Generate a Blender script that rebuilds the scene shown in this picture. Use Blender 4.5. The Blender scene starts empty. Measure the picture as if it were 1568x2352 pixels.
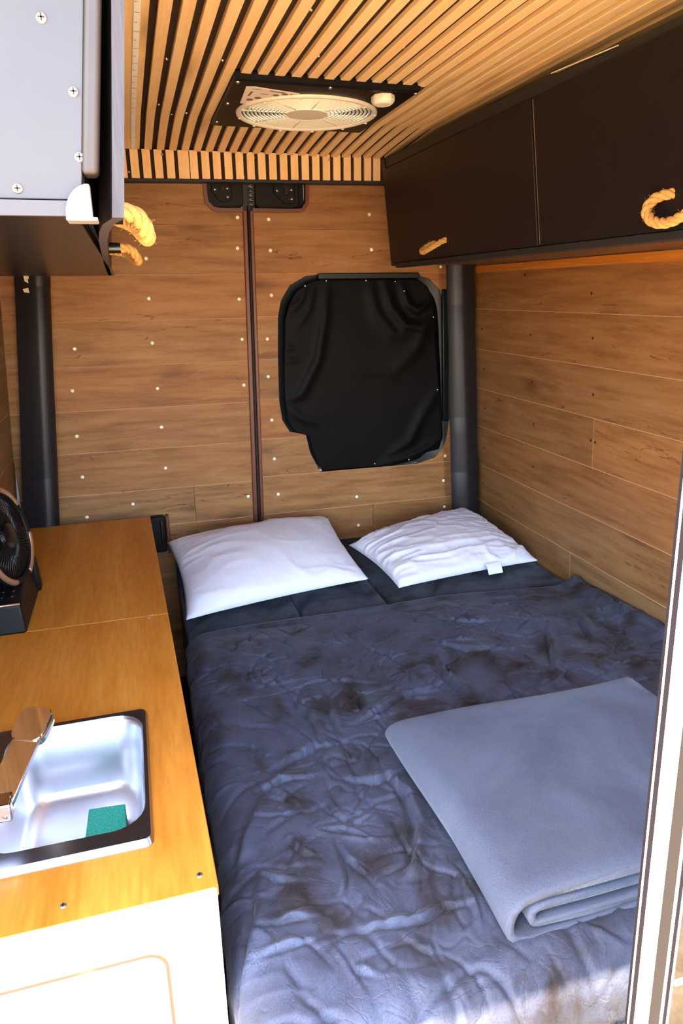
import bpy, math, random
import numpy as np
from mathutils import Vector, Matrix

random.seed(7)
sc = bpy.context.scene
COL = sc.collection
EYE = 1.55          # camera height above the van floor; shapes below are written relative to eye level

# ------------------------------------------------------------------ camera
F_PX, CX, CY = 1600.0, 784.0, 1176.0
VA, SLOPE = (290.0, 677.0), -0.0135
a = np.array([VA[0]-CX, VA[1]-CY, F_PX])
n = np.cross(a, np.array([1.0, SLOPE, 0.0])); n /= np.linalg.norm(n)
if n[1] > 0: n = -n
a /= np.linalg.norm(a)
b = np.cross(a, n)
if b[0] < 0: b = -b
RM = np.stack([b, a, n], 1)
right, down, fwd = RM[0], RM[1], RM[2]
cam_d = bpy.data.cameras.new('camera'); cam = bpy.data.objects.new('camera', cam_d); COL.objects.link(cam)
mw = Matrix(((right[0], -down[0], -fwd[0], 0), (right[1], -down[1], -fwd[1], 0), (right[2], -down[2], -fwd[2], 0), (0, 0, 0, 1)))
mw.translation = Vector((0, 0, EYE)); cam.matrix_world = mw
cam_d.sensor_fit = 'VERTICAL'; cam_d.sensor_height = 36.0; cam_d.lens = F_PX/2352*36.0
cam_d.clip_start = 0.02; sc.camera = cam

# ------------------------------------------------------------------ sky, sun, exposure
SUN_DIR = Vector((0.32, 0.21, -0.91)).normalized()      # direction the light travels
w = bpy.data.worlds.new('sky'); sc.world = w; w.use_nodes = True
nt = w.node_tree; nt.nodes.clear()
sky = nt.nodes.new('ShaderNodeTexSky'); sky.sky_type = 'NISHITA'; sky.sun_disc = False
sky.sun_elevation = math.asin(-SUN_DIR.z); sky.sun_rotation = math.atan2(-SUN_DIR.x, -SUN_DIR.y)
sky.air_density = 1.0; sky.dust_density = 1.5; sky.ozone_density = 1.0
bg = nt.nodes.new('ShaderNodeBackground'); bg.inputs['Strength'].default_value = 0.70
wo = nt.nodes.new('ShaderNodeOutputWorld')
nt.links.new(sky.outputs[0], bg.inputs[0]); nt.links.new(bg.outputs[0], wo.inputs[0])
sun_d = bpy.data.lights.new('sun', 'SUN'); sun_d.energy = 10.5; sun_d.angle = 0.01; sun_d.color = (1, 0.86, 0.68)
sun = bpy.data.objects.new('sun', sun_d); COL.objects.link(sun); sun.location = (-2, -2, 6)
sun.rotation_euler = SUN_DIR.to_track_quat('-Z', 'Y').to_euler()
sc.view_settings.view_transform = 'Standard'; sc.view_settings.look = 'None'
sc.view_settings.gamma = 1; sc.view_settings.use_curve_mapping = False
sc.view_settings.exposure = 2.3
sc.cycles.max_bounces = 9; sc.cycles.caustics_reflective = False; sc.cycles.caustics_refractive = False

# ------------------------------------------------------------------ materials
def srgb(r, g, b_):
    f = lambda c: (c/255/12.92) if c/255 <= .04045 else ((c/255+.055)/1.055)**2.4
    return (f(r), f(g), f(b_), 1)
def newmat(name):
    m = bpy.data.materials.new(name); m.use_nodes = True
    return m, m.node_tree, m.node_tree.nodes['Principled BSDF']
def N(t, typ, **kw):
    nd = t.nodes.new(typ)
    for k, v in kw.items():
        if k in nd.inputs: nd.inputs[k].default_value = v
        else: setattr(nd, k, v)
    return nd
def coords(t, scale, rnd=True):
    tc = N(t, 'ShaderNodeTexCoord'); mp = N(t, 'ShaderNodeMapping'); mp.inputs['Scale'].default_value = scale
    if rnd:
        oi = N(t, 'ShaderNodeObjectInfo'); mul = N(t, 'ShaderNodeVectorMath', operation='MULTIPLY_ADD')
        cb = N(t, 'ShaderNodeCombineXYZ')
        for i, k in enumerate((37.0, 91.0, 53.0)):
            mm = N(t, 'ShaderNodeMath', operation='MULTIPLY'); mm.inputs[1].default_value = k
            t.links.new(oi.outputs['Random'], mm.inputs[0]); t.links.new(mm.outputs[0], cb.inputs[i])
        va = N(t, 'ShaderNodeVectorMath', operation='ADD')
        t.links.new(tc.outputs['Object'], mp.inputs[0]); t.links.new(mp.outputs[0], va.inputs[0]); t.links.new(cb.outputs[0], va.inputs[1])
        t.nodes.remove(mul)
        return va.outputs[0]
    t.links.new(tc.outputs['Object'], mp.inputs[0])
    return mp.outputs[0]
def ramp(t, fac, stops):
    r = N(t, 'ShaderNodeValToRGB'); e = r.color_ramp.elements
    while len(e) < len(stops): e.new(0.5)
    for el, (p, c) in zip(e, stops): el.position = p; el.color = c
    t.links.new(fac, r.inputs[0]); return r.outputs[0]
def bump(t, bs, h, strength, dist):
    bp = N(t, 'ShaderNodeBump'); bp.inputs['Strength'].default_value = strength; bp.inputs['Distance'].default_value = dist
    t.links.new(h, bp.inputs['Height']); t.links.new(bp.outputs[0], bs.inputs['Normal'])
def mixc(t, fac, c1, c2, mode='MIX'):
    m = N(t, 'ShaderNodeMix', data_type='RGBA', blend_type=mode)
    for s, v in ((m.inputs[0], fac), (m.inputs[6], c1), (m.inputs[7], c2)):
        if isinstance(v, (float, int)): s.default_value = v
        elif isinstance(v, tuple): s.default_value = v
        else: t.links.new(v, s)
    return m.outputs[2]
def plain(name, col, rough=.5, metal=0., noise=0., nscale=60., bmp=0., spec=.5, coat=0., sheen=0.):
    m, t, bs = newmat(name)
    bs.inputs['Base Color'].default_value = col; bs.inputs['Roughness'].default_value = rough
    bs.inputs['Metallic'].default_value = metal; bs.inputs['Specular IOR Level'].default_value = spec
    bs.inputs['Coat Weight'].default_value = coat; bs.inputs['Sheen Weight'].default_value = sheen
    nz = N(t, 'ShaderNodeTexNoise', Scale=nscale, Detail=5.0); t.links.new(coords(t, (1, 1, 1), False), nz.inputs['Vector'])
    if noise:
        dk = tuple(c*(1-noise) for c in col[:3])+(1,); lt = tuple(min(1, c*(1+noise)) for c in col[:3])+(1,)
        t.links.new(ramp(t, nz.outputs[0], [(.3, dk), (.7, lt)]), bs.inputs['Base Color'])
    if bmp: bump(t, bs, nz.outputs[0], .5, bmp)
    return m
def wood(name, dark, mid, light, scale, rough=.55, var=.12, knots=True, crack=True, coat=0., bmp=.0006, spec=.3, fine=.75, g2s=9.0, grey=0.):
    m, t, bs = newmat(name); bs.inputs['Roughness'].default_value = rough; bs.inputs['Coat Weight'].default_value = coat
    bs.inputs['Coat Roughness'].default_value = .15; bs.inputs['Specular IOR Level'].default_value = spec
    v = coords(t, scale)
    wp = N(t, 'ShaderNodeTexNoise', Scale=.35, Detail=2.0); t.links.new(v, wp.inputs['Vector'])
    vm = N(t, 'ShaderNodeVectorMath', operation='MULTIPLY_ADD'); t.links.new(wp.outputs['Color'], vm.inputs[0])
    vm.inputs[1].default_value = (1.6, 1.6, 1.6); t.links.new(v, vm.inputs[2])
    g1 = N(t, 'ShaderNodeTexNoise', Scale=1.3, Detail=6.0, Roughness=.62); t.links.new(vm.outputs[0], g1.inputs['Vector'])
    g2 = N(t, 'ShaderNodeTexNoise', Scale=g2s, Detail=4.0, Roughness=.65); t.links.new(v, g2.inputs['Vector'])
    c = ramp(t, g1.outputs[0], [(.28, dark), (.5, mid), (.74, light)])
    fin = ramp(t, g2.outputs[0], [(.30, (.72, .70, .68, 1)), (.6, (1, 1, 1, 1))])
    c = mixc(t, fine, c, fin, 'MULTIPLY')
    if knots:
        v2 = coords(t, tuple(max(s*.22, 1.4) if s > 6 else s*.9 for s in scale))
        vo = N(t, 'ShaderNodeTexVoronoi', Scale=1.1); t.links.new(v2, vo.inputs['Vector'])
        k = ramp(t, vo.outputs['Distance'], [(.0, (.35, .3, .27, 1)), (.10, (.72, .68, .64, 1)), (.22, (1, 1, 1, 1))])
        c = mixc(t, .8, c, k, 'MULTIPLY')
    if crack:
        g3 = N(t, 'ShaderNodeTexNoise', Scale=.9, Detail=3.0); t.links.new(vm.outputs[0], g3.inputs['Vector'])
        k = ramp(t, g3.outputs[0], [(.493, (1, 1, 1, 1)), (.5, (.30, .24, .20, 1)), (.507, (1, 1, 1, 1))])
        mk_ = N(t, 'ShaderNodeTexNoise', Scale=.5); t.links.new(v, mk_.inputs['Vector'])
        mf = ramp(t, mk_.outputs[0], [(.56, (0, 0, 0, 1)), (.62, (1, 1, 1, 1))])
        c = mixc(t, mf, c, mixc(t, 1.0, c, k, 'MULTIPLY'))
    oi = N(t, 'ShaderNodeObjectInfo')
    vr = ramp(t, oi.outputs['Random'], [(0, (1-var, 1-var, 1-var, 1)), (1, (1, 1, 1, 1))])
    c = mixc(t, 1.0, c, vr, 'MULTIPLY')
    if grey:
        oi2 = N(t, 'ShaderNodeMath', operation='MULTIPLY'); oi2.inputs[1].default_value = 7.31; t.links.new(oi.outputs['Random'], oi2.inputs[0])
        fr2 = N(t, 'ShaderNodeMath', operation='FRACT'); t.links.new(oi2.outputs[0], fr2.inputs[0])
        c = mixc(t, 1.0, c, ramp(t, fr2.outputs[0], [(0, (1, 1, 1, 1)), (1, (1-grey*.35, 1-grey*.12, 1+grey*.2, 1))]), 'MULTIPLY')
    t.links.new(c, bs.inputs['Base Color'])
    bump(t, bs, g2.outputs[0], .4, bmp)
    return m

M = {}
LAM = (srgb(130, 84, 45), srgb(162, 110, 62), srgb(180, 130, 79))
M['plank_x'] = wood('oak_laminate_across', *LAM, (2.6, 20, 26), g2s=17.0, grey=.5, fine=.6)
M['plank_y'] = wood('oak_laminate_along', *LAM, (20, 2.6, 26), g2s=17.0, grey=.8, fine=.6)
M['plank_edge'] = plain('pale_laminate_edge', srgb(196, 156, 114), .6)
M['slat'] = wood('pale_oak_slat', srgb(244, 196, 132), srgb(252, 211, 150), srgb(255, 220, 164), (30, 1.3, 30), .5, .07, True, False, bmp=.0003, fine=.3)
M['slat_z'] = wood('pale_oak_valance_slat', srgb(244, 198, 138), srgb(252, 212, 156), srgb(255, 220, 168), (30, 30, 5), .5, .06, False, False, bmp=.0003, fine=.3)
M['felt'] = plain('brown_black_felt', srgb(58, 44, 34), .95, noise=.3, nscale=300, spec=.1)
M['black_paint'] = plain('black_painted_board', srgb(25, 20, 20), .45, noise=.12, nscale=25, bmp=.0004, spec=.22)
M['black_trim'] = plain('black_trim', srgb(28, 26, 26), .6, noise=.15, nscale=40)
M['vinyl'] = plain('black_vinyl_wrap', srgb(28, 27, 31), .45, noise=.12, nscale=30, bmp=.0008, spec=.4)
M['plastic'] = plain('black_plastic', srgb(18, 17, 18), .45, spec=.18)
M['gloss_black'] = plain('gloss_black_plastic', srgb(16, 16, 18), .18, spec=.5)
M['vent_black'] = plain('satin_black_vent_frame', srgb(13, 11, 11), .45, spec=.2)
M['edging'] = plain('red_brown_edging', srgb(98, 52, 32), .4)
M['screw_cream'] = plain('cream_screw_cap', srgb(255, 250, 232), .35)
M['screw_dark'] = plain('dark_screw', srgb(52, 36, 28), .4, .6)
M['screw_steel'] = plain('zinc_screw', srgb(190, 182, 172), .3, .9)
M['steel'] = plain('brushed_steel', srgb(226, 228, 232), .36, 1., noise=.06, nscale=12)
M['rim_steel'] = plain('dull_steel_rim', srgb(150, 152, 160), .32, 1.)
M['chrome'] = plain('chrome', srgb(225, 226, 230), .06, 1.)
M['corner_metal'] = plain('worn_metal_corner', srgb(205, 196, 184), .38, .85, noise=.15, nscale=90)
M['rope'] = plain('jute_rope', srgb(192, 146, 84), .9, noise=.25, nscale=160, bmp=.001, spec=.1)
M['grey_board'] = plain('grey_painted_board', srgb(55, 54, 57), .5, noise=.05, nscale=9, bmp=.0003)
M['batten'] = plain('grey_brown_batten', srgb(46, 39, 35), .5, noise=.12, nscale=30)
M['ply_edge'] = wood('black_stained_ply_edge', srgb(40, 37, 39), srgb(56, 53, 56), srgb(74, 70, 74), (60, 40, 3), .5, .05, False, False)
M['under'] = plain('black_underside_board', srgb(19, 15, 13), .3, noise=.3, nscale=18, spec=.45)
M['worktop'] = wood('varnished_birch_worktop', srgb(190, 110, 32), srgb(206, 130, 46), srgb(218, 146, 60), (11, 1.3, 8), .38, .03, False, False, coat=.08, bmp=.0002)
M['birch'] = wood('pale_birch_ply', srgb(226, 204, 168), srgb(238, 220, 188), srgb(246, 232, 206), (3, 8, 14), .5, .03, False, False)
M['side_wood'] = wood('brown_side_board', srgb(84, 52, 30), srgb(110, 70, 40), srgb(130, 86, 50), (8, 2, 12), .5, .05, False, False)
M['groove'] = plain('tan_router_groove', srgb(104, 66, 42), .7)
M['pine'] = wood('orange_pine_batten', srgb(186, 108, 36), srgb(206, 128, 48), srgb(220, 148, 66), (40, 2, 40), .4, .04, False, False)
M['cotton'] = plain('white_cotton', srgb(226, 226, 236), .85, noise=.02, nscale=40, spec=.15, sheen=.2)
M['cotton_label'] = plain('white_satin_label', srgb(235, 238, 245), .6)
M['led'] = plain('cream_led_tape', srgb(255, 252, 240), .5)
M['led_pad'] = plain('solder_dots', srgb(80, 60, 50), .5)
M['sticker'] = plain('cream_sticker', srgb(240, 224, 202), .5)
M['print'] = plain('grey_print', srgb(110, 96, 86), .6)
M['knob'] = plain('ivory_knob', srgb(246, 238, 212), .3)
M['foam'] = plain('pink_sponge_foam', srgb(214, 120, 110), .9, noise=.2, nscale=200, bmp=.002)
M['scour'] = plain('green_scouring_pad', srgb(66, 176, 152), .95, noise=.25, nscale=260, bmp=.002, spec=.1)
M['copper'] = plain('rose_gold_trim', srgb(190, 150, 122), .3, .7)
M['glass_dark'] = plain('dark_tinted_glass', srgb(10, 8, 7), .03, spec=.2)
M['white_paint'] = plain('white_door_paint', srgb(240, 238, 232), .35)
M['grey_metal'] = plain('grey_door_channel', srgb(40, 35, 31), .7, spec=.05)
M['rubber'] = plain('grey_rubber_seal', srgb(26, 22, 24), .7, spec=.03)
M['floor'] = plain('dark_vinyl_floor', srgb(44, 36, 32), .6, noise=.2, nscale=8)
M['shell'] = plain('white_van_body', srgb(225, 222, 215), .4)
M['frame_dark'] = plain('dark_window_frame', srgb(20, 27, 30), .35, spec=.3)
M['tear_glint'] = plain('torn_backing_and_glint', srgb(215, 200, 170), .8)

def cloth(name, col, col2, rough, sheen, sheen_tint, nscale, bmp, srough=.4, patch=3.0, spec=.15):
    m, t, bs = newmat(name)
    bs.inputs['Roughness'].default_value = rough; bs.inputs['Specular IOR Level'].default_value = spec
    bs.inputs['Sheen Roughness'].default_value = srough; bs.inputs['Sheen Tint'].default_value = sheen_tint
    v = coords(t, (1, 1, 1), False)
    p = N(t, 'ShaderNodeTexNoise', Scale=patch, Detail=6.0, Roughness=.6, Distortion=.8); t.links.new(v, p.inputs['Vector'])
    f = N(t, 'ShaderNodeTexNoise', Scale=nscale, Detail=3.0); t.links.new(v, f.inputs['Vector'])
    c = ramp(t, p.outputs[0], [(.38, col), (.62, col2)])
    fr = ramp(t, f.outputs[0], [(.25, (.65, .65, .65, 1)), (.75, (1, 1, 1, 1))])
    c = mixc(t, .8, c, fr, 'MULTIPLY'); t.links.new(c, bs.inputs['Base Color'])
    sh = ramp(t, p.outputs[0], [(.40, (sheen*.25,)*3+(1,)), (.56, (sheen,)*3+(1,))])
    t.links.new(sh, bs.inputs['Sheen Weight'])
    bump(t, bs, f.outputs[0], .6, bmp)
    return m
def velvet_mat():
    m, t, bs = newmat('dark_crushed_velvet')
    bs.inputs['Specular IOR Level'].default_value = .16; bs.inputs['Roughness'].default_value = .55
    bs.inputs['Sheen Weight'].default_value = .10; bs.inputs['Sheen Roughness'].default_value = .4
    v = coords(t, (1, 1, 1), False)
    p = N(t, 'ShaderNodeTexNoise', Scale=10.0, Detail=6.0, Roughness=.58, Distortion=.5); t.links.new(v, p.inputs['Vector'])
    l = N(t, 'ShaderNodeTexNoise', Scale=2.6, Detail=2.0, Distortion=.5); t.links.new(v, l.inputs['Vector'])
    f = N(t, 'ShaderNodeTexNoise', Scale=330.0, Detail=3.0); t.links.new(v, f.inputs['Vector'])
    ad = N(t, 'ShaderNodeMath', operation='MULTIPLY_ADD'); ad.inputs[1].default_value = .5
    t.links.new(l.outputs[0], ad.inputs[0]); t.links.new(p.outputs[0], ad.inputs[2])
    c = ramp(t, ad.outputs[0], [(.52, srgb(34, 26, 24)), (.61, srgb(52, 47, 49)), (.74, srgb(67, 69, 82)), (.92, srgb(76, 80, 96))])
    fr = ramp(t, f.outputs[0], [(.25, (.62, .62, .62, 1)), (.75, (1, 1, 1, 1))])
    t.links.new(mixc(t, .8, c, fr, 'MULTIPLY'), bs.inputs['Base Color'])
    b1 = N(t, 'ShaderNodeBump'); b1.inputs['Strength'].default_value = .5; b1.inputs['Distance'].default_value = .004
    t.links.new(p.outputs[0], b1.inputs['Height'])
    q = N(t, 'ShaderNodeTexNoise', Scale=13.0, Detail=3.0, Roughness=.5, Distortion=1.2); t.links.new(v, q.inputs['Vector'])
    cr = ramp(t, q.outputs[0], [(.42, (1, 1, 1, 1)), (.485, (.35, .35, .35, 1)), (.5, (0, 0, 0, 1)), (.53, (1, 1, 1, 1))])
    b3 = N(t, 'ShaderNodeBump'); b3.inputs['Strength'].default_value = .3; b3.inputs['Distance'].default_value = .0025
    t.links.new(cr, b3.inputs['Height']); t.links.new(b1.outputs[0], b3.inputs['Normal'])
    b2 = N(t, 'ShaderNodeBump'); b2.inputs['Strength'].default_value = .5; b2.inputs['Distance'].default_value = .001
    t.links.new(f.outputs[0], b2.inputs['Height']); t.links.new(b3.outputs[0], b2.inputs['Normal']); t.links.new(b2.outputs[0], bs.inputs['Normal'])
    return m
M['velvet'] = velvet_mat()
M['fleece'] = cloth('blue_grey_fleece', srgb(87, 91, 105), srgb(92, 97, 112), .9, .2, (.9, .95, 1, 1), 380, .0016, .5, 3.0)
M['felt_bed'] = cloth('charcoal_cushion_cloth', srgb(37, 37, 42), srgb(46, 46, 52), .9, .2, (.8, .88, 1, 1), 500, .0008, .5, 5.0)
M['satin'] = cloth('black_blackout_cloth', srgb(8, 7, 9), srgb(12, 10, 12), .5, .02, (1, .95, .9, 1), 600, .0002, .5, 3.0, .08)
def translucent(name, col):
    m, t, bs = newmat(name)
    tr = N(t, 'ShaderNodeBsdfTranslucent'); tr.inputs[0].default_value = col
    df = N(t, 'ShaderNodeBsdfDiffuse'); df.inputs[0].default_value = col
    nz = N(t, 'ShaderNodeTexNoise', Scale=20.0); rr = ramp(t, nz.outputs[0], [(0, tuple(c*.94 for c in col[:3])+(1,)), (1, col)])
    t.links.new(rr, tr.inputs[0]); t.links.new(rr, df.inputs[0])
    mx = N(t, 'ShaderNodeMixShader'); mx.inputs[0].default_value = .55
    t.links.new(tr.outputs[0], mx.inputs[1]); t.links.new(df.outputs[0], mx.inputs[2])
    t.links.new(mx.outputs[0], t.nodes['Material Output'].inputs[0]); return m
M['dome'] = translucent('milky_vent_lid', srgb(150, 148, 136))
M['grille'] = plain('clear_white_plastic', srgb(236, 228, 206), .3)
def ground_mat():
    m, t, bs = newmat('dry_leaf_ground'); bs.inputs['Roughness'].default_value = .9
    v = coords(t, (1, 1, 1), False)
    a1 = N(t, 'ShaderNodeTexNoise', Scale=9.0, Detail=8.0, Roughness=.7); t.links.new(v, a1.inputs['Vector'])
    vo = N(t, 'ShaderNodeTexVoronoi', Scale=16.0); t.links.new(v, vo.inputs['Vector'])
    c = ramp(t, a1.outputs[0], [(.3, srgb(146, 118, 88)), (.55, srgb(206, 180, 142)), (.75, srgb(230, 208, 172))])
    lf = ramp(t, vo.outputs['Color'], [(.3, (.75, .62, .5, 1)), (.7, (1, 1, 1, 1))])
    t.links.new(mixc(t, .7, c, lf, 'MULTIPLY'), bs.inputs['Base Color'])
    bump(t, bs, a1.outputs[0], .6, .02)
    return m
M['ground'] = ground_mat()

# ------------------------------------------------------------------ mesh helpers
WL = {}
def add_obj(name, me, wl, parent=None):
    o = bpy.data.objects.new(name, me); COL.objects.link(o)
    WL[o] = Vector(wl)
    if parent is not None:
        o.parent = parent; o.location = Vector(wl)-WL[parent]
    else: o.location = wl
    return o
def mk(name, VF, mat, parent=None, smooth=False, mats=None, fmi=None, bevel=0., seg=2, auto=None):
    V, Fc = VF
    V = np.array(V, float).reshape(-1, 3).copy(); V[:, 2] += EYE
    lo, hi = V.min(0), V.max(0); o0 = np.array([(lo[0]+hi[0])/2, (lo[1]+hi[1])/2, lo[2]])
    me = bpy.data.meshes.new(name); me.from_pydata((V-o0).tolist(), [], [list(f) for f in Fc])
    for m_ in ([mat]+(mats or [])): me.materials.append(M[m_] if isinstance(m_, str) else m_)
    if fmi is not None:
        for p, i in zip(me.polygons, fmi): p.material_index = i
    import bmesh
    bm = bmesh.new(); bm.from_mesh(me); bmesh.ops.recalc_face_normals(bm, faces=bm.faces); bm.to_mesh(me); bm.free()
    me.update()
    if smooth: me.polygons.foreach_set('use_smooth', [True]*len(me.polygons))
    o = add_obj(name, me, o0, parent)
    if bevel:
        md = o.modifiers.new('bevel', 'BEVEL'); md.width = bevel; md.segments = seg; md.limit_method = 'ANGLE'; md.angle_limit = .7
        me.polygons.foreach_set('use_smooth', [True]*len(me.polygons))
        me.set_sharp_from_angle(angle=.7) if hasattr(me, 'set_sharp_from_angle') else None
    elif auto is not None:
        me.polygons.foreach_set('use_smooth', [True]*len(me.polygons)); me.set_sharp_from_angle(angle=auto)
    return o
def dupm(o, name, pos, parent=None):       # another object on the same mesh, pos = eye-relative origin
    return add_obj(name, o.data, (pos[0], pos[1], pos[2]+EYE), parent)
def empty(name, loc):
    o = bpy.data.objects.new(name, None); COL.objects.link(o); o.empty_display_size = .05
    wl = Vector((loc[0], loc[1], loc[2]+EYE)); WL[o] = wl; o.location = wl; return o
def tag(o, label, cat, group=None):
    o['label'] = label; o['category'] = cat
    if group: o['group'] = group
    return o
def struct(o, label=None, cat=None):
    o['kind'] = 'structure'
    if label: o['label'] = label
    if cat: o['category'] = cat
    return o
def join(*parts):
    V, Fc = [], []
    for v, f in parts:
        k = len(V); V += [tuple(p) for p in v]; Fc += [[i+k for i in q] for q in f]
    return V, Fc
def box(x0, x1, y0, y1, z0, z1):
    V = [(x, y, z) for x in (x0, x1) for y in (y0, y1) for z in (z0, z1)]
    return V, [(0, 1, 3, 2), (4, 6, 7, 5), (0, 4, 5, 1), (2, 3, 7, 6), (0, 2, 6, 4), (1, 5, 7, 3)]
def hexa(P):                                # 8 points: 4 of one end, 4 of the other, same order
    return P, [(0, 1, 2, 3), (7, 6, 5, 4), (0, 4, 5, 1), (1, 5, 6, 2), (2, 6, 7, 3), (3, 7, 4, 0)]
def prism(poly, fn, d0, d1):
    k = len(poly)
    V = [fn(p[0], p[1], d0) for p in poly]+[fn(p[0], p[1], d1) for p in poly]
    return V, [tuple(range(k)), tuple(range(2*k-1, k-1, -1))]+[(i, i+k, (i+1) % k+k, (i+1) % k) for i in range(k)]
def loft(rings, cap0=True, cap1=True):
    k = len(rings[0]); V = [p for r in rings for p in r]; Fc = []
    for j in range(len(rings)-1):
        for i in range(k):
            Fc.append((j*k+i, j*k+(i+1) % k, (j+1)*k+(i+1) % k, (j+1)*k+i))
    if cap0: Fc.append(tuple(range(k)))
    if cap1: Fc.append(tuple(reversed(range((len(rings)-1)*k, len(rings)*k))))
    return V, Fc
def frames(path):
    P = [np.array(p, float) for p in path]; T = []
    for i in range(len(P)):
        t = P[min(i+1, len(P)-1)]-P[max(i-1, 0)]; T.append(t/(np.linalg.norm(t)+1e-12))
    u = np.cross(T[0], [0, 0, 1.0])
    if np.linalg.norm(u) < .1: u = np.cross(T[0], [1.0, 0, 0])
    u /= np.linalg.norm(u); out = []
    for p, t in zip(P, T):
        u = u-t*np.dot(u, t); u /= np.linalg.norm(u); out.append((p, u, np.cross(t, u)))
    return out
def tube(path, r, k=8, caps=True):
    R = r if isinstance(r, (list, tuple, np.ndarray)) else [r]*len(path)
    rings = [[tuple(p+rr*(math.cos(2*math.pi*i/k)*u+math.sin(2*math.pi*i/k)*v)) for i in range(k)] for (p, u, v), rr in zip(frames(path), R)]
    return loft(rings, caps, caps)
def smooth_path(pts, m=8):
    P = [np.array(p, float) for p in pts]; P = [2*P[0]-P[1]]+P+[2*P[-1]-P[-2]]; out = []
    for i in range(1, len(P)-2):
        for s in range(m):
            t = s/m; p0, p1, p2, p3 = P[i-1:i+3]
            out.append(tuple(.5*((2*p1)+(-p0+p2)*t+(2*p0-5*p1+4*p2-p3)*t*t+(-p0+3*p1-3*p2+p3)*t**3)))
    return out+[tuple(P[-2])]
def cyl(c, axis, r, h, k=14, r2=None, dome=0.):
    ax = np.array(axis, float); ax /= np.linalg.norm(ax); c = np.array(c, float)
    u = np.cross(ax, [0, 0, 1.0]);
    if np.linalg.norm(u) < .1: u = np.cross(ax, [1.0, 0, 0])
    u /= np.linalg.norm(u); v = np.cross(ax, u); r2 = r if r2 is None else r2
    ring = lambda d, rr: [tuple(c+ax*d+rr*(math.cos(2*math.pi*i/k)*u+math.sin(2*math.pi*i/k)*v)) for i in range(k)]
    rs = [ring(0, r), ring(h, r2)]
    if dome: rs += [ring(h+dome*.6, r2*.75), ring(h+dome, r2*.3)]
    return loft(rs)
def rrect(x0, x1, y0, y1, r, k=5):
    out = []
    for cx, cy, a0 in ((x1-r, y1-r, 0), (x0+r, y1-r, 90), (x0+r, y0+r, 180), (x1-r, y0+r, 270)):
        for i in range(k+1):
            t = math.radians(a0+90*i/k); out.append((cx+r*math.cos(t), cy+r*math.sin(t)))
    return out
def torus(c, axis, R, r, k=48, j=8, a0=0., a1=2*math.pi):
    ax = np.array(axis, float); ax /= np.linalg.norm(ax); c = np.array(c, float)
    u = np.cross(ax, [0, 0, 1.0])
    if np.linalg.norm(u) < .1: u = np.array([1.0, 0, 0])-ax*ax[0]
    u /= np.linalg.norm(u); v = np.cross(ax, u); full = abs(a1-a0-2*math.pi) < 1e-6
    rings = []
    for i in range(k if full else k+1):
        t = a0+(a1-a0)*i/k; d = math.cos(t)*u+math.sin(t)*v
        rings.append([tuple(c+d*(R+r*math.cos(2*math.pi*q/j))+ax*r*math.sin(2*math.pi*q/j)) for q in range(j)])
    if full: rings.append(rings[0])
    return loft(rings, not full, not full)
def rope(path, R, twist=70.):
    P = frames(path); parts = []; s = 0.; S = [0.]
    for i in range(1, len(path)): s += np.linalg.norm(P[i][0]-P[i-1][0]); S.append(s)
    for k in range(3):
        sp = [tuple(p+R*.52*(math.cos(twist*2*d+k*2.094)*u+math.sin(twist*2*d+k*2.094)*v)) for (p, u, v), d in zip(P, S)]
        parts.append(tube(sp, R*.56, 8))
    rnd = random.Random(3)
    for _ in range(70):                    # loose fibres
        i = rnd.randrange(1, len(path)-1); p, u, v = P[i]; t = rnd.uniform(0, 6.28)
        d = math.cos(t)*u+math.sin(t)*v; q = p+d*R*.95
        e = q+d*R*rnd.uniform(.25, .7)+(P[i+1][0]-p)*rnd.uniform(-1.5, 1.5)
        parts.append(tube([tuple(q), tuple(e)], .00022, 3))
    return join(*parts)
# value noise (numpy) for cloth relief
def vnoise(x, y, seed=0):
    xi, yi = np.floor(x).astype(np.int64), np.floor(y).astype(np.int64); xf, yf = x-xi, y-yi
    def h(i, j):
        q = (i*374761393+j*668265263+seed*982451653) & 0x7fffffff
        q = ((q ^ (q >> 13))*1274126177) & 0x7fffffff
        return ((q ^ (q >> 16)) & 0xffff)/65535.0
    sx, sy = xf*xf*xf*(xf*(xf*6-15)+10), yf*yf*yf*(yf*(yf*6-15)+10)
    return (h(xi, yi)*(1-sx)+h(xi+1, yi)*sx)*(1-sy)+(h(xi, yi+1)*(1-sx)+h(xi+1, yi+1)*sx)*sy
def fbm(x, y, o=4, seed=0):
    s, a_ = 0, .5
    for i in range(o): s = s+a_*vnoise(x*2**i, y*2**i, seed+i*17); a_ *= .5
    return s/(1-.5**o)
def ridge(x, y, seed=0, p=2.5): return (1-np.abs(2*vnoise(x, y, seed)-1))**p
def polydist(X, Y, pts):
    d = np.full(X.shape, 1e9); along = np.zeros(X.shape); k = len(pts)-1
    for i in range(k):
        (ax, ay), (bx, by) = pts[i], pts[i+1]; L2 = (bx-ax)**2+(by-ay)**2
        t = np.clip(((X-ax)*(bx-ax)+(Y-ay)*(by-ay))/L2, 0, 1)
        e = np.hypot(X-ax-t*(bx-ax), Y-ay-t*(by-ay)); sgn = np.sign((bx-ax)*(Y-ay)-(by-ay)*(X-ax))
        m = e < np.abs(d); d = np.where(m, e*np.where(sgn == 0, 1, sgn), d); along = np.where(m, (i+t)/k, along)
    return d, along
def grid_faces(nx, ny):
    return [(i*ny+j, (i+1)*ny+j, (i+1)*ny+j+1, i*ny+j+1) for i in range(nx-1) for j in range(ny-1)]

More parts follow.
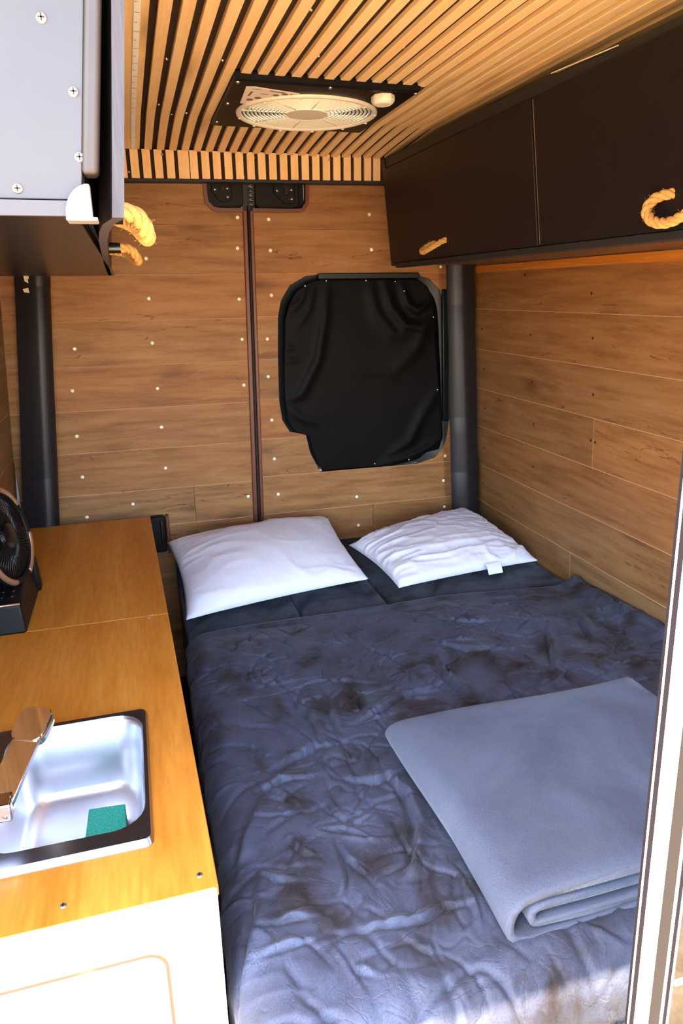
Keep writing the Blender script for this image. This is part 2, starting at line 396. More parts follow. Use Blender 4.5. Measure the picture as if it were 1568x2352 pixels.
# ------------------------------------------------------------------ the setting
XY = lambda a_, b_, d: (a_, d, b_)           # plane facing the bed: (x, z) at depth y
def XW(z): return 1.357+(0.077-z)*.0707      # leaning right wall
WR = lambda a_, b_, d: (XW(b_)-d, a_, b_)    # right wall: (y, z) standing proud by d
def plank(name, poly, fn, d_back, d_front, mat, parent, ch=.0016):
    zt, zb = max(p[1] for p in poly), min(p[1] for p in poly); s = d_front-d_back; k = len(poly)
    dm = d_front-math.copysign(ch, s)
    fr = [(p[0], min(max(p[1], zb+ch*.4), zt-ch)) for p in poly]
    rings = [[fn(*p, d_back) for p in poly], [fn(*p, dm) for p in poly], [fn(*p, d_front) for p in fr]]
    V, Fc = loft(rings)
    fmi = [0]*k+[1]*k+[0, 0]
    return mk(name, (V, Fc), mat, parent, mats=['plank_edge'], fmi=fmi)
def dome_screw(name, pos, axis, r, h, mat, parent, cache={}):
    key = (r, h, mat, tuple(axis))
    if key in cache:
        o, off = cache[key]; return add_obj(name, o.data, Vector((pos[0], pos[1], pos[2]+EYE))+off, parent)
    o = mk(name, cyl(pos, axis, r, h*.5, 12, r*.9, h*.5), mat, parent, auto=.9)
    cache[key] = (o, WL[o]-Vector((pos[0], pos[1], pos[2]+EYE))); return o
def cross_screw(name, pos, axis, r, mat, parent):
    o = dome_screw(name, pos, axis, r, .0022, mat, parent)
    ax = np.array(axis, float); u = np.cross(ax, [0, 0, 1.0])
    if np.linalg.norm(u) < .1: u = np.array([1.0, 0, 0])
    u /= np.linalg.norm(u); v = np.cross(ax, u); p = np.array(pos)+ax*.0021
    def bar(u, v):
        P = [p+u*a_*r*.6+v*b_*r*.14 for a_, b_ in ((-1, -1), (1, -1), (1, 1), (-1, 1))]
        return hexa([tuple(q) for q in P]+[tuple(q+ax*.0006) for q in P])
    mk('slot', join(bar(u, v), bar(v, -u)), 'screw_dark', o); return o

ground = struct(mk('ground', box(-60, 60, -60, 60, -2.25, -2.05), 'ground'), 'sunlit dry leafy ground outside the van', 'ground')
floor = struct(mk('floor', box(-.62, 1.52, .42, 2.86, -1.6, -1.55), 'floor'), 'dark vinyl floor of the van', 'floor')
mk('sill', box(-.62, 1.52, .38, .42, -1.8, -1.55), 'shell', floor)

# rear doors -------------------------------------------------------
YD = 2.70
LZ = [.233, .067, -.088, -.246, -.403, -.559, -.720, -.868, -1.05]
sx = lambda z, t, b_: t+(b_-t)*(.283-z)/1.18           # slightly leaning meeting edges
d1 = struct(empty('door_1', (.05, 2.72, -1.2)), 'left rear door panelled in brown oak-look planks', 'door')
d2 = struct(empty('door_2', (.87, 2.72, -1.2)), 'right rear door panelled in brown oak-look planks around a window', 'door')
mk('backing', box(-.60, .452, 2.722, 2.80, -1.6, .5), 'shell', d1)
mk('backing', join(box(.453, 1.52, 2.77, 2.80, -1.6, .5), box(.453, .545, 2.722, 2.77, -1.6, .5), box(1.26, 1.52, 2.722, 2.77, -1.6, .5),
                   box(.453, 1.52, 2.722, 2.77, -1.6, -.70), box(.453, 1.52, 2.722, 2.77, .066, .5)), 'shell', d2)
rl = lambda z: sx(z, .430, .412)                        # left door's free edge
rr_ = lambda z: sx(z, .466, .447)
plank('plank', [(-.45, .234), (rl(.234), .234), (rl(.277), .277), (.336, .277), (.31, .292), (.296, .318), (.295, .5), (-.45, .5)], XY, 2.72, YD, 'plank_x', d1)
for z0, z1 in zip(LZ[1:-1]+[], LZ[:-2]):
    if abs(z0+.868) < .001:
        plank('plank', [(-.45, z0), (.180, z0), (.180, z1), (-.45, z1)], XY, 2.72, YD, 'plank_x', d1)
        plank('plank', [(.1815, z0), (rl(z0), z0), (rl(z1), z1), (.1815, z1)], XY, 2.72, YD, 'plank_x', d1)
    else:
        plank('plank', [(-.45, z0), (rl(z0), z0), (rl(z1), z1), (-.45, z1)], XY, 2.72, YD, 'plank_x', d1)
plank('plank', [(-.45, -1.56), (rl(-1.05), -1.56), (rl(-.868), -.868), (-.45, -.868)], XY, 2.72, YD, 'plank_x', d1)

WIN = [(.543, -.091), (.557, -.028), (.593, .026), (.653, .058), (.721, .067), (1.084, .066), (1.159, .046), (1.207, .004), (1.230, -.055), (1.244, -.227), (1.267, -.546),
       (1.252, -.630), (1.209, -.684), (1.129, -.704), (.695, -.706), (.655, -.623), (.639, -.546), (.573, -.531), (.545, -.482), (.535, -.404)]
WL_ = [(.721, .067), (.653, .058), (.593, .026), (.557, -.028), (.543, -.091), (.537, -.246), (.535, -.403), (.545, -.482), (.573, -.531), (.639, -.546), (.655, -.623), (.695, -.706)]
WR_ = [(1.084, .067), (1.159, .046), (1.207, .004), (1.230, -.055), (1.244, -.227), (1.267, -.546), (1.252, -.630), (1.209, -.684), (1.129, -.704)]
def xat(C, z):
    for (xa, za), (xb, zb) in zip(C, C[1:]):
        if zb <= z <= za: return xa+(xb-xa)*(za-z)/(za-zb+1e-9)
    return C[0][0] if z > C[0][1] else C[-1][0]
def band(C, z0, z1):
    return [(xat(C, z0), z0)]+[p for p in sorted(C, key=lambda q: q[1]) if z0+.001 < p[1] < z1-.001]+[(xat(C, z1), z1)]
RZ = [.222, .0675, -.085, -.243, -.397, -.553, -.707, -.866, -1.05]
plank('plank', [(rr_(.223), .223), (1.36, .223), (1.36, .5), (.676, .5), (.674, .318), (.658, .292), (.64, .279), (rr_(.277), .277)], XY, 2.72, YD, 'plank_x', d2)
plank('plank', [(rr_(.0675), .0675), (1.36, .0675), (1.36, .222), (rr_(.222), .222)], XY, 2.72, YD, 'plank_x', d2)
for z1, z0 in zip(RZ[1:6], RZ[2:7]):
    plank('plank', [(rr_(z0), z0)]+band(WL_, z0, z1)+[(rr_(z1), z1)], XY, 2.72, YD, 'plank_x', d2)
    plank('plank', [(1.36, z0)]+[(1.36, z1)]+band(WR_, z0, z1)[::-1], XY, 2.72, YD, 'plank_x', d2)
plank('plank', [(rr_(-.866), -.866), (1.36, -.866), (1.36, -.707), (rr_(-.707), -.707)], XY, 2.72, YD, 'plank_x', d2)
plank('plank', [(rr_(-1.05), -1.56), (.924, -1.56), (.924, -.866), (rr_(-.866), -.866)], XY, 2.72, YD, 'plank_x', d2)
plank('plank', [(.9255, -1.56), (1.36, -1.56), (1.36, -.866), (.9255, -.866)], XY, 2.72, YD, 'plank_x', d2)
for x, z in [(.410, .260), (.404, .156), (.079, .121), (.076, -.014), (-.195, -.181), (.074, -.169), (-.220, -.328), (.077, -.334), (-.225, -.494), (.079, -.480), (-.224, -.649),
             (.080, -.639), (-.054, -.771), (-.226, -.807), (.400, -.021), (.402, -.166), (.400, -.337), (.393, -.783)]:
    dome_screw('screw_cap', (x, YD, z), (0, -1, 0), .0066, .004, 'screw_cream', d1)
for x, z in [(.523, .255), (.525, .149), (.522, -.009), (.499, -.168), (.496, -.309), (.503, -.479), (.506, -.636), (.516, -.785), (.852, -.828), (1.249, -.792), (.909, .277), (.918, .153),
             (1.209, .090), (1.258, -.912), (.859, -.955), (1.254, -.682)]:
    dome_screw('screw_cap', (x, YD, z), (0, -1, 0), .0066, .004, 'screw_cream', d2)
# meeting edges: red-brown edging, black seal between
def strip(tx0, tx1, bx0, bx1, y0, y1, zt, zb):
    return hexa([(bx0, y0, zb), (bx1, y0, zb), (bx1, y1, zb), (bx0, y1, zb), (tx0, y0, zt), (tx1, y0, zt), (tx1, y1, zt), (tx0, y1, zt)])
mk('edging', strip(.429, .4445, .406, .424, 2.690, 2.72, .283, -1.05), 'edging', d1, bevel=.003)
mk('edging', strip(.4535, .467, .436, .449, 2.690, 2.72, .283, -1.05), 'edging', d2, bevel=.003)
mk('door_seal', strip(.4365, .4785, .404, .456, 2.714, 2.7215, .46, -1.05), 'black_trim', d1)
mk('seal_lip', tube([(.450, 2.712, .30), (.438, 2.712, -.3), (.4285, 2.712, -1.0)], .0022, 6), 'gloss_black', d1)
# lock housings at the top of the doors
def notch(pts, w_, y0, y1):
    P = smooth_path([(p[0], 0, p[1]) for p in pts], 5); fr = frames(P); rings = []
    for p, u, v in fr:
        t = np.array([p[0], 0, p[2]]);
        rings.append(t)
    out = []
    for i, p in enumerate(rings):
        q = rings[min(i+1, len(rings)-1)]-rings[max(i-1, 0)]; q = q/np.linalg.norm(q); nrm = np.array([-q[2], 0, q[0]])
        A_, B_ = p+nrm*w_/2, p-nrm*w_/2
        out.append([(A_[0], y0, A_[2]), (B_[0], y0, B_[2]), (B_[0], y1, B_[2]), (A_[0], y1, A_[2])])
    return loft(out)
mk('notch_edging', notch([(.301, .46), (.301, .325), (.312, .299), (.338, .284), (.43, .284)], .013, 2.688, 2.72), 'edging', d1, auto=.6)
mk('notch_edging', notch([(.667, .46), (.667, .325), (.656, .299), (.632, .285), (.464, .284)], .013, 2.688, 2.72), 'edging', d2, auto=.6)
h1 = mk('lock_housing', prism(rrect(.307, .437, .291, .55, .024), XY, 2.712, 2.76), 'plastic', d1, bevel=.004)
mk('lock_plate', prism([(.330, .40), (.395, .40), (.395, .318), (.365, .310), (.352, .312), (.322, .345)], XY, 2.705, 2.714), 'plastic', h1, bevel=.002)
mk('latch_bar', join(box(.356, .370, 2.698, 2.708, .345, .376), box(.350, .378, 2.700, 2.709, .372, .384)), 'gloss_black', h1, bevel=.001)
for x, z in ((.336, .352), (.380, .356), (.380, .328)): cross_screw('lock_screw', (x, 2.705, z), (0, -1, 0), .005, 'screw_steel', h1)
h2 = mk('lock_housing', prism(rrect(.478, .658, .291, .55, .024), XY, 2.712, 2.76), 'plastic', d2, bevel=.004)
mk('lock_plate', prism([(.552, .40), (.626, .40), (.626, .312), (.585, .308), (.545, .345)], XY, 2.705, 2.714), 'plastic', h2, bevel=.002)
mk('latch_bar', join(box(.586, .598, 2.698, 2.708, .338, .368), box(.580, .606, 2.700, 2.709, .362, .374)), 'gloss_black', h2, bevel=.001)
mk('housing_bead', tube([(.640, 2.710, .40), (.640, 2.710, .31), (.634, 2.710, .299), (.62, 2.71, .296)], .0018, 6), 'rubber', h2, smooth=True)
for x, z in ((.560, .353), (.613, .356), (.613, .326)): cross_screw('lock_screw', (x, 2.705, z), (0, -1, 0), .005, 'screw_steel', h2)
spr = [(.461+.009*math.cos(t*.9), 2.70+.008*math.sin(t*.9), .46-.0021*t/1.0*1.0) for t in np.arange(0, 78, .5)]
mk('door_spring', tube(spr, .0016, 5), 'screw_steel', d2, smooth=True)
# low latch next to the worktop
h3 = mk('lower_latch_housing', prism(rrect(.0, .060, -.97, -.822, .012), XY, 2.665, 2.70), 'plastic', d1, bevel=.006)
mk('latch_rib', box(.040, .050, 2.656, 2.668, -.93, -.835), 'gloss_black', h3, bevel=.003)
mk('latch_edging', box(.062, .074, 2.672, 2.70, -.98, -.822), 'edging', d1, bevel=.003)

# window in the right rear door and its blackout blind ------------------
win = struct(empty('window_1', (.90, 2.74, -.70)), 'rear door window with dark frame behind the blind', 'window')
def ring_mesh(poly, sc_in, y_out, y_in, y_b):
    c = np.mean(poly, 0); inner = [tuple(c+(np.array(p)-c)*sc_in) for p in poly]; k = len(poly)
    r = [[(p[0], y_b, p[1]) for p in poly], [(p[0], y_out, p[1]) for p in poly], [(p[0], y_in, p[1]) for p in inner], [(p[0], y_b, p[1]) for p in inner]]
    r.append(r[0]); return loft(r, False, False)
def dens(poly, m=4):
    out = []
    for p, q in zip(poly, poly[1:]+poly[:1]):
        for i in range(m): t = i/m; out.append((p[0]+(q[0]-p[0])*t, p[1]+(q[1]-p[1])*t))
    return out
def smoothp(poly, it=2):
    P = np.array(poly)
    for _ in range(it): P = .5*P+.25*np.roll(P, 1, 0)+.25*np.roll(P, -1, 0)
    return [tuple(p) for p in P]
WD = smoothp(dens(WIN, 4), 2)
mk('window_frame', ring_mesh(WD, .93, 2.704, 2.712, 2.745), 'frame_dark', win, auto=.6)
mk('pane', prism(WD, XY, 2.745, 2.75), 'glass_dark', win)
mk('side_rail', hexa([(1.236, 2.690, -.53), (1.262, 2.690, -.53), (1.262, 2.71, -.53), (1.236, 2.71, -.53), (1.214, 2.690, .005), (1.236, 2.690, .005), (1.236, 2.71, .005), (1.214, 2.71, .005)]), 'frame_dark', win, bevel=.004)
mk('rail_lip', tube([(1.238, 2.689, -.01), (1.250, 2.689, -.28), (1.262, 2.689, -.52)], .0016, 6), 'screw_steel', win, smooth=True)
mk('top_rail', prism(rrect(.70, 1.115, .046, .068, .008), XY, 2.688, 2.71), 'frame_dark', win, bevel=.003)
# blind
nz_, nx_ = 96, 84
LB = [(.725, .046), (.665, .036), (.612, .004), (.580, -.045), (.565, -.10), (.556, -.25), (.552, -.40), (.558, -.478), (.585, -.525), (.646, -.548), (.664, -.625), (.700, -.700)]
RB = [(1.10, .046), (1.145, .015), (1.172, -.05), (1.190, -.224), (1.212, -.402), (1.230, -.585), (1.214, -.648), (1.172, -.640), (1.12, -.682), (1.0, -.700)]
zz = np.linspace(-.70, .046, nz_); X = np.zeros((nz_, nx_)); Z = np.zeros((nz_, nx_))
for i, z in enumerate(zz):
    X[i] = np.linspace(xat(LB, z), xat(RB, z), nx_); Z[i] = z
hgt = .010*np.ones_like(X)
for pts, amp, wd in [([(1.04, .01), (1.06, -.05), (1.10, -.075), (1.14, -.05), (1.16, -.01)], .016, .016), ([(.96, .04), (.99, -.06), (1.05, -.13), (1.12, -.14), (1.17, -.10)], .016, .022),
                     ([(.90, .04), (.93, -.08), (1.0, -.16), (1.10, -.19)], .010, .025), ([(.73, .04), (.72, -.1), (.69, -.25), (.62, -.38), (.57, -.40)], .012, .020),
                     ([(.65, .03), (.63, -.03), (.58, -.07)], .008, .014), ([(.68, .03), (.66, -.06), (.60, -.14)], .006, .014), ([(1.17, -.10), (1.10, -.22), (1.0, -.32)], .009, .03),
                     ([(1.20, -.40), (1.14, -.48), (1.08, -.60), (.98, -.66)], .010, .022), ([(.56, -.20), (.60, -.205)], .006, .008), ([(.56, -.25), (.61, -.25)], .005, .008),
                     ([(.555, -.42), (.61, -.47), (.68, -.50)], .007, .018), ([(.80, -.29), (.92, -.31), (1.0, -.30)], .004, .02), ([(1.22, -.60), (1.17, -.63), (1.10, -.66), (.95, -.695)], .012, .018)]:
    d, al = polydist(X, Z, pts); hgt += amp*np.exp(-(d/wd)**2)*np.clip(np.sin(np.pi*np.clip(al, .04, .96))**.5, 0, 1)
hgt += .004*(fbm(X*6, Z*5, 3, 3)-.5)
Vb = [(X[i, j], 2.690-hgt[i, j], Z[i, j]) for i in range(nz_) for j in range(nx_)]
blind = tag(mk('window_blind', (Vb, grid_faces(nz_, nx_)), 'satin', smooth=True), 'black fabric blackout blind studded over the rear door window', 'blind')
md = blind.modifiers.new('thick', 'SOLIDIFY'); md.thickness = .002; md.offset = -1
for x, z in [(.647, .023), (.729, .040), (.888, .040), (1.008, .036), (1.044, .000), (1.170, -.101), (1.198, -.392), (1.074, -.678), (.925, -.685)]:
    i = int(np.clip(np.searchsorted(zz, z), 0, nz_-1)); j = int(np.argmin(np.abs(X[i]-x)))
    dome_screw('press_stud', (x, 2.690-hgt[i, j]+.001, z), (0, -1, 0), .0045, .005, 'chrome', blind)

# black vinyl pillars ---------------------------------------------------
def pillar_ring(xl, xm, xr, z, g=0.):
    return [(xl*1.043-g, 2.735, z), (xl*1.018-g, 2.668-g, z), (xl*1.004-g, 2.628-g, z), (xl+(xm-xl)*.40, 2.606-g, z), (xm-.006, 2.597-g, z), (xm+.008, 2.598-g, z), (xm+(xr-xm)*.55, 2.612-g, z), (xr+g, 2.628-g, z), (xr+g, 2.735, z)]
tr1 = struct(empty('trim_1', (1.30, 2.66, -1.1)), 'black vinyl-wrapped corner pillar beside the right rear door', 'pillar')
zs = [.42, -.055, -.50, -.735, -1.08]
for k_, (zt, zb) in enumerate(zip(zs, zs[1:])):
    f = lambda z: (.077-z)/.98
    R_ = [pillar_ring(1.196+.060*f(z), 1.252+.072*f(z), 1.317+.070*f(z), z, gg) for z, gg in ((zt+.004, 0), (zt, .0012), ((zt*2+zb)/3, .0005), ((zt+2*zb)/3, .001), (zb, 0.002))]
    mk('wrap_section', loft(R_), 'vinyl', tr1, auto=.9)
tr2 = struct(empty('trim_2', (-.36, 2.66, -1.0)), 'black vinyl-wrapped corner pillar behind the worktop', 'pillar')
zs = [.42, .03, -.62, -1.08]
for zt, zb in zip(zs, zs[1:]):
    f = lambda z: (.082-z)/.86
    R_ = [[(-p[0], p[1], p[2]) for p in pillar_ring(.237+.077*f(z), .274+.08*f(z), .345+.09*f(z), z, gg)] for z, gg in ((zt+.004, 0), (zt, .0012), ((zt+zb)/2, .0005), (zb, .002))]
    mk('wrap_section', loft(R_), 'vinyl', tr2, auto=.9)
mk('torn_patch', join(prism([(-.318, .070), (-.300, .075), (-.296, .05), (-.306, .055), (-.305, .04), (-.316, .046)], XY, 2.604, 2.610), prism([(-.325, .022), (-.308, .026), (-.306, .010), (-.322, .012)], XY, 2.604, 2.610)), 'tear_glint', tr2)

# right wall --------------------------------------------------------------
wr = struct(empty('wall_right', (1.42, 1.6, -1.55)), 'right side wall clad in brown oak-look planks', 'wall')
mk('backing', hexa([(XW(-1.6)+.008, .45, -1.6), (XW(-1.6)+.09, .45, -1.6), (XW(-1.6)+.09, 2.86, -1.6), (XW(-1.6)+.008, 2.86, -1.6), (XW(.6)+.008, .45, .6), (XW(.6)+.14, .45, .6), (XW(.6)+.14, 2.86, .6), (XW(.6)+.008, 2.86, .6)]), 'shell', wr)
WZ = [.066, -.0725, -.233, -.3945, -.5575, -.7265, -.894, -1.06]
for i, (z1, z0) in enumerate(zip(WZ, WZ[1:])):
    cuts = {3: [1.8905], 1: [.9], 5: [1.35], 6: [2.0]}.get(i, [])
    ys = [.50]+cuts+[2.72]
    for y0, y1 in zip(ys, ys[1:]):
        plank('plank', [(y0+.0008, z0), (y1-.0008, z0), (y1-.0008, z1), (y0+.0008, z1)], WR, -.01, 0.0, 'plank_y', wr)
for y, z in [(1.924, -.014), (1.910, -.147), (2.271, -.155), (2.645, -.151), (2.260, -.321), (1.898, -.320), (2.63, -.310), (2.628, -.473), (2.246, -.474), (1.902, -.469), (1.879, -.470), (2.249, -.638),
             (2.640, -.646), (2.655, -.808), (2.311, .050)]:
    dome_screw('wall_screw', (XW(z)-.0002, y, z), (-1, 0, 0), .0045, .0025, 'screw_dark', wr)
mk('pine_batten', prism([(1.2, .066), (2.72, .066), (2.72, .092), (1.2, .092)], WR, -.005, .010), 'pine', wr, bevel=.002)
# left wall ---------------------------------------------------------------
wl_ = struct(empty('wall_left', (-.5, 1.7, -1.55)), 'dim left side wall clad in brown planks behind the worktop', 'wall')
XL = lambda z: -.405-(.077-z)*.0707
WLf = lambda a_, b_, d: (XL(b_)+d, a_, b_)
mk('backing', hexa([(XL(-1.6)-.09, .62, -1.6), (XL(-1.6)-.008, .62, -1.6), (XL(-1.6)-.008, 2.86, -1.6), (XL(-1.6)-.09, 2.86, -1.6), (XL(.6)-.14, .62, .6), (XL(.6)-.008, .62, .6), (XL(.6)-.008, 2.86, .6), (XL(.6)-.14, 2.86, .6)]), 'shell', wl_)
for z1, z0 in zip([.44]+WZ[:-1], WZ):
    plank('plank', [(.62, z0), (2.72, z0), (2.72, z1), (.62, z1)], WLf, -.01, 0, 'plank_y', wl_)

# ceiling -----------------------------------------------------------------
ZC = .485
def cz(y): return ZC if y < 2.28 else ZC-.028*((y-2.28)/.36)**1.25
FX0, FX1, FY0, FY1 = .289, .750, 1.83, 2.308
RF = lambda x: .340-.03*x  # unseen front roof edge, placed to bound the sun on the bed
ceil = struct(empty('ceiling', (.45, 1.5, .49)), 'ceiling of pale oak slats on dark felt', 'ceiling')
roofV = []
def slab(x0, x1, y0f, y1, z0, z1, fn=None):
    P = [(x0, y0f(x0), z0), (x1, y0f(x1), z0), (x1, y1, z0), (x0, y1, z0)]
    return hexa(P+[(p[0], p[1], z1) for p in P])
HX0, HX1, HY0, HY1 = .335, .712, 1.905, 2.285
mk('felt_backing', join(slab(-.62, HX0, RF, 2.45, ZC+.010, ZC+.018), slab(HX1, 1.52, RF, 2.45, ZC+.010, ZC+.018), slab(HX0, HX1, RF, HY0, ZC+.010, ZC+.018), slab(HX0, HX1, lambda x: HY1, 2.45, ZC+.010, ZC+.018),
                        hexa([(-.62, 2.28, ZC+.010), (1.52, 2.28, ZC+.010), (1.52, 2.28, ZC+.014), (-.62, 2.28, ZC+.014), (-.62, 2.70, ZC-.022), (1.52, 2.70, ZC-.022), (1.52, 2.70, ZC-.016), (-.62, 2.70, ZC-.016)])), 'felt', ceil)
roof = struct(mk('roof', join(slab(-.62, HX0, RF, 2.86, ZC+.03, ZC+.07), slab(HX1, 1.52, RF, 2.86, ZC+.03, ZC+.07), slab(HX0, HX1, RF, HY0, ZC+.03, ZC+.07), slab(HX0, HX1, lambda x: HY1, 2.86, ZC+.03, ZC+.07)), 'shell'), 'white roof shell of the van', 'roof')
mk('front_sun_stop', hexa([(-.62, RF(-.62)-.02, ZC-.015), (1.52, RF(1.52)-.02, ZC-.015), (1.52, RF(1.52), ZC-.015), (-.62, RF(-.62), ZC-.015), (-.62, RF(-.62)-.02, ZC+.07), (1.52, RF(1.52)-.02, ZC+.07), (1.52, RF(1.52), ZC+.07), (-.62, RF(-.62), ZC+.07)]), 'black_trim', ceil)  # unseen board added to stop sun slipping between the slat ends
def slat(x0, x1, y0, y1):
    ys = [y for y in (y0, 2.28, 2.37, 2.46, 2.55, y1) if y0 <= y <= y1]
    ys = sorted(set(ys))
    c = .0012
    rings = [[(x0, y, cz(y)+.011), (x0, y, cz(y)+c), (x0+c, y, cz(y)), (x1-c, y, cz(y)), (x1, y, cz(y)+c), (x1, y, cz(y)+.011)] for y in ys]
    mk('slat', loft(rings), 'slat', ceil)
slat(-.01, .0885, RF(.05), 2.635)
for k in range(-10, 0): slat(-.045+.0400*(k+1), -.045+.0400*(k+1)+.024, RF(0), 2.635)
for k in range(31):
    x0 = .1035+.0400*k; x1 = x0+.0240
    if x1 > FX0 and x0 < FX1:
        slat(x0, x1, RF(x0), FY0+.008); slat(x0, x1, FY1-.008, 2.635)
    else: slat(x0, x1, RF(x0), 2.635)
gaps = [.0955+.0400*k for k in range(30)]
for k, y in ((1, 1.80), (4, 1.78), (7, 1.45), (9, 1.70), (13, 1.60), (16, 1.68), (1, 2.20), (2, 2.3), (3, 2.28), (18, 1.95), (5, 1.30), (20, 1.75)):
    dome_screw('ceiling_screw', (gaps[k], y, ZC+.010), (0, 0, -1), .004, .004, 'screw_steel', ceil)
# led tape
led = mk('led_strip', loft([[(.0615, y, cz(y)-.0026), (.0735, y, cz(y)-.0026), (.0735, y, cz(y)), (.0615, y, cz(y))] for y in (.45, 2.28, 2.37, 2.46, 2.55, 2.63)]), 'led')
tag(led, 'cream led tape running along the left edge of the slatted ceiling', 'light strip')
dots = []
for i in range(34):
    y = .9+i*.05
    for j in range(4 if i % 2 == 0 else 2):
        x = .0635+.0027*j; dots.append(box(x, x+.0012, y, y+.004, cz(y)-.0029, cz(y)-.0025))
mk('solder_dots', join(*dots), 'led_pad', led)['kind'] = 'stuff'
# slatted valance over the rear doors
tr3 = struct(empty('trim_3', (.35, 2.645, .37)), 'strip of upright pale slats above the rear doors', 'valance')
VZ0 = lambda x: .371+(x-.031)*.0165; VZ1 = lambda x: .459+(x-.04)*.010
mk('felt_backing', hexa([(-.45, 2.650, .361), (1.15, 2.650, .389), (1.15, 2.668, .389), (-.45, 2.668, .361), (-.45, 2.650, .456), (1.15, 2.650, .470), (1.15, 2.668, .470), (-.45, 2.668, .456)]), 'felt', tr3)
mk('under_edge', hexa([(-.45, 2.648, .355), (1.15, 2.648, .380), (1.15, 2.70, .380), (-.45, 2.70, .355), (-.45, 2.648, .361), (1.15, 2.648, .388), (1.15, 2.70, .388), (-.45, 2.70, .361)]), 'black_trim', tr3)
for k in range(-9, 23):
    x = .0555+.0388*k if k < 22 else .905
    if x > 1.0: break
    w_ = .0262 if k != 4 else .036
    mk('slat', hexa([(x, 2.640, VZ0(x)), (x+w_, 2.640, VZ0(x)), (x+w_, 2.652, VZ0(x)), (x, 2.652, VZ0(x)), (x, 2.640, VZ1(x)), (x+w_, 2.640, VZ1(x)), (x+w_, 2.652, VZ1(x)), (x, 2.652, VZ1(x))]), 'slat_z', tr3)
for x, z in ((.16, .445), (.238, .44), (.238, .382), (.43, .447), (.47, .447), (.66, .45), (.74, .448), (.048, .39), (.432, .385)):
    dome_screw('valance_screw', (x, 2.640 if x in (.16, .74) else 2.649, z), (0, -1, 0), .0045, .004, 'screw_steel', tr3)

# right-hand closing panel: sunlit door edge with dark glass ---------------------
d3 = struct(empty('door_3', (.75, .36, -1.55)), 'sunlit white door frame edge with grey channels and dark reflecting glass', 'door')
LE = lambda z: .338+(.359-.338)*(-.125-z)/.49        # leaning edge
def vstrip(o0, o1, y0, y1):
    return hexa([(LE(-1.55)+o0, y0, -1.55), (LE(-1.55)+o1, y0, -1.55), (LE(-1.55)+o1, y1, -1.55), (LE(-1.55)+o0, y1, -1.55), (LE(.5)+o0, y0, .5), (LE(.5)+o1, y0, .5), (LE(.5)+o1, y1, .5), (LE(.5)+o0, y1, .5)])
mk('sharp_lip', vstrip(-0.0004, 0.0008, .3593, .3602), 'white_paint', d3)
mk('rubber_seal', vstrip(0.0004, 0.0061, .3597, .3640), 'rubber', d3)
mk('white_frame', vstrip(0.0061, 0.0216, .3593, .3640), 'white_paint', d3)
mk('grey_channel', vstrip(0.0216, 0.0342, .3599, 0.364), 'grey_metal', d3)
mk('white_bead', vstrip(0.0342, 0.0371, .3594, 0.364), 'white_paint', d3)
mk('grey_channel', vstrip(0.0371, 0.0418, .3599, 0.364), 'rubber', d3)
mk('outer_bead', vstrip(0.0418, 0.0439, .3594, 0.364), 'white_paint', d3)
mk('glass', vstrip(0.0439, 0.6480, 0.361, 0.380), 'glass_dark', d3)
mk('glass_rail', box(.404, 1.0, .359, .362, -.587, -.584), 'white_paint', d3)

# ------------------------------------------------------------------ roof vent fan
vent = tag(empty('roof_vent', (.52, 2.07, .46)), 'black square roof vent with a round white fan grille in the slatted ceiling', 'roof vent')
ZF = .470
hole = [(.525+.186*math.cos(t), 2.098+.186*math.sin(t)) for t in np.linspace(0, 2*math.pi, 64, endpoint=False)]
def sq(t):
    c, s = math.cos(t), math.sin(t); k = 1/max(abs(c), abs(s)); return ((FX0+FX1)/2+k*c*(FX1-FX0)/2, (FY0+FY1)/2+k*s*(FY1-FY0)/2)
tt = np.linspace(0, 2*math.pi, 64, endpoint=False)
outer = [sq(t) for t in tt]
mk('frame', loft([[(x, y, ZF+.035) for x, y in hole], [(x, y, ZF) for x, y in hole], [(x, y, ZF) for x, y in [((p[0]-.52)*.97+.52, (p[1]-2.07)*.97+2.07) for p in outer]],
                  [(x, y, ZF+.004) for x, y in outer], [(x, y, ZF+.02) for x, y in outer], [(x, y, ZF+.035) for x, y in hole]], False, False), 'vent_black', vent, auto=.5)
gc = (.525, 2.098, ZF-.004)
mk('grille_rim', loft([[(gc[0]+r*math.cos(t), gc[1]+r*math.sin(t), gc[2]+dz) for t in tt] for r, dz in ((.194, .004), (.193, -.001), (.189, -.003), (.181, -.002), (.179, .004))], False, False), 'grille', vent, smooth=True)
parts = [torus((gc[0], gc[1], gc[2]+.004), (0, 0, 1), R_, .0028, 64, 5) for R_ in np.linspace(.066, .172, 11)]
for i in range(8):
    t = i*math.pi/4+math.pi/2; c_, s_ = math.cos(t), math.sin(t)
    parts.append(tube([(gc[0]+c_*.05, gc[1]+s_*.05, gc[2]+.003), (gc[0]+c_*.175, gc[1]+s_*.175, gc[2]+.003)], .0020, 5))
mk('grille', join(*parts), 'grille', vent, smooth=True)
mk('hub_disc', cyl((gc[0], gc[1], gc[2]+.008), (0, 0, -1), .060, .008, 40, .057, .001), 'grille', vent, auto=.5)
for i in range(0):
    t0 = i*2*math.pi/5; rg = []
    for r in np.linspace(.05, .17, 6):
        hw = .5-.9*(r-.05); P = []
        for s_, dz in ((-hw*.5, .0), (hw*.5, .02)):
            P.append((gc[0]+r*math.cos(t0+s_), gc[1]+r*math.sin(t0+s_), ZF+.022+dz))
        rg.append([P[0], P[1], (P[1][0], P[1][1], P[1][2]+.002), (P[0][0], P[0][1], P[0][2]+.002)])
    mk('fan_blade', loft(rg), 'dome', vent)
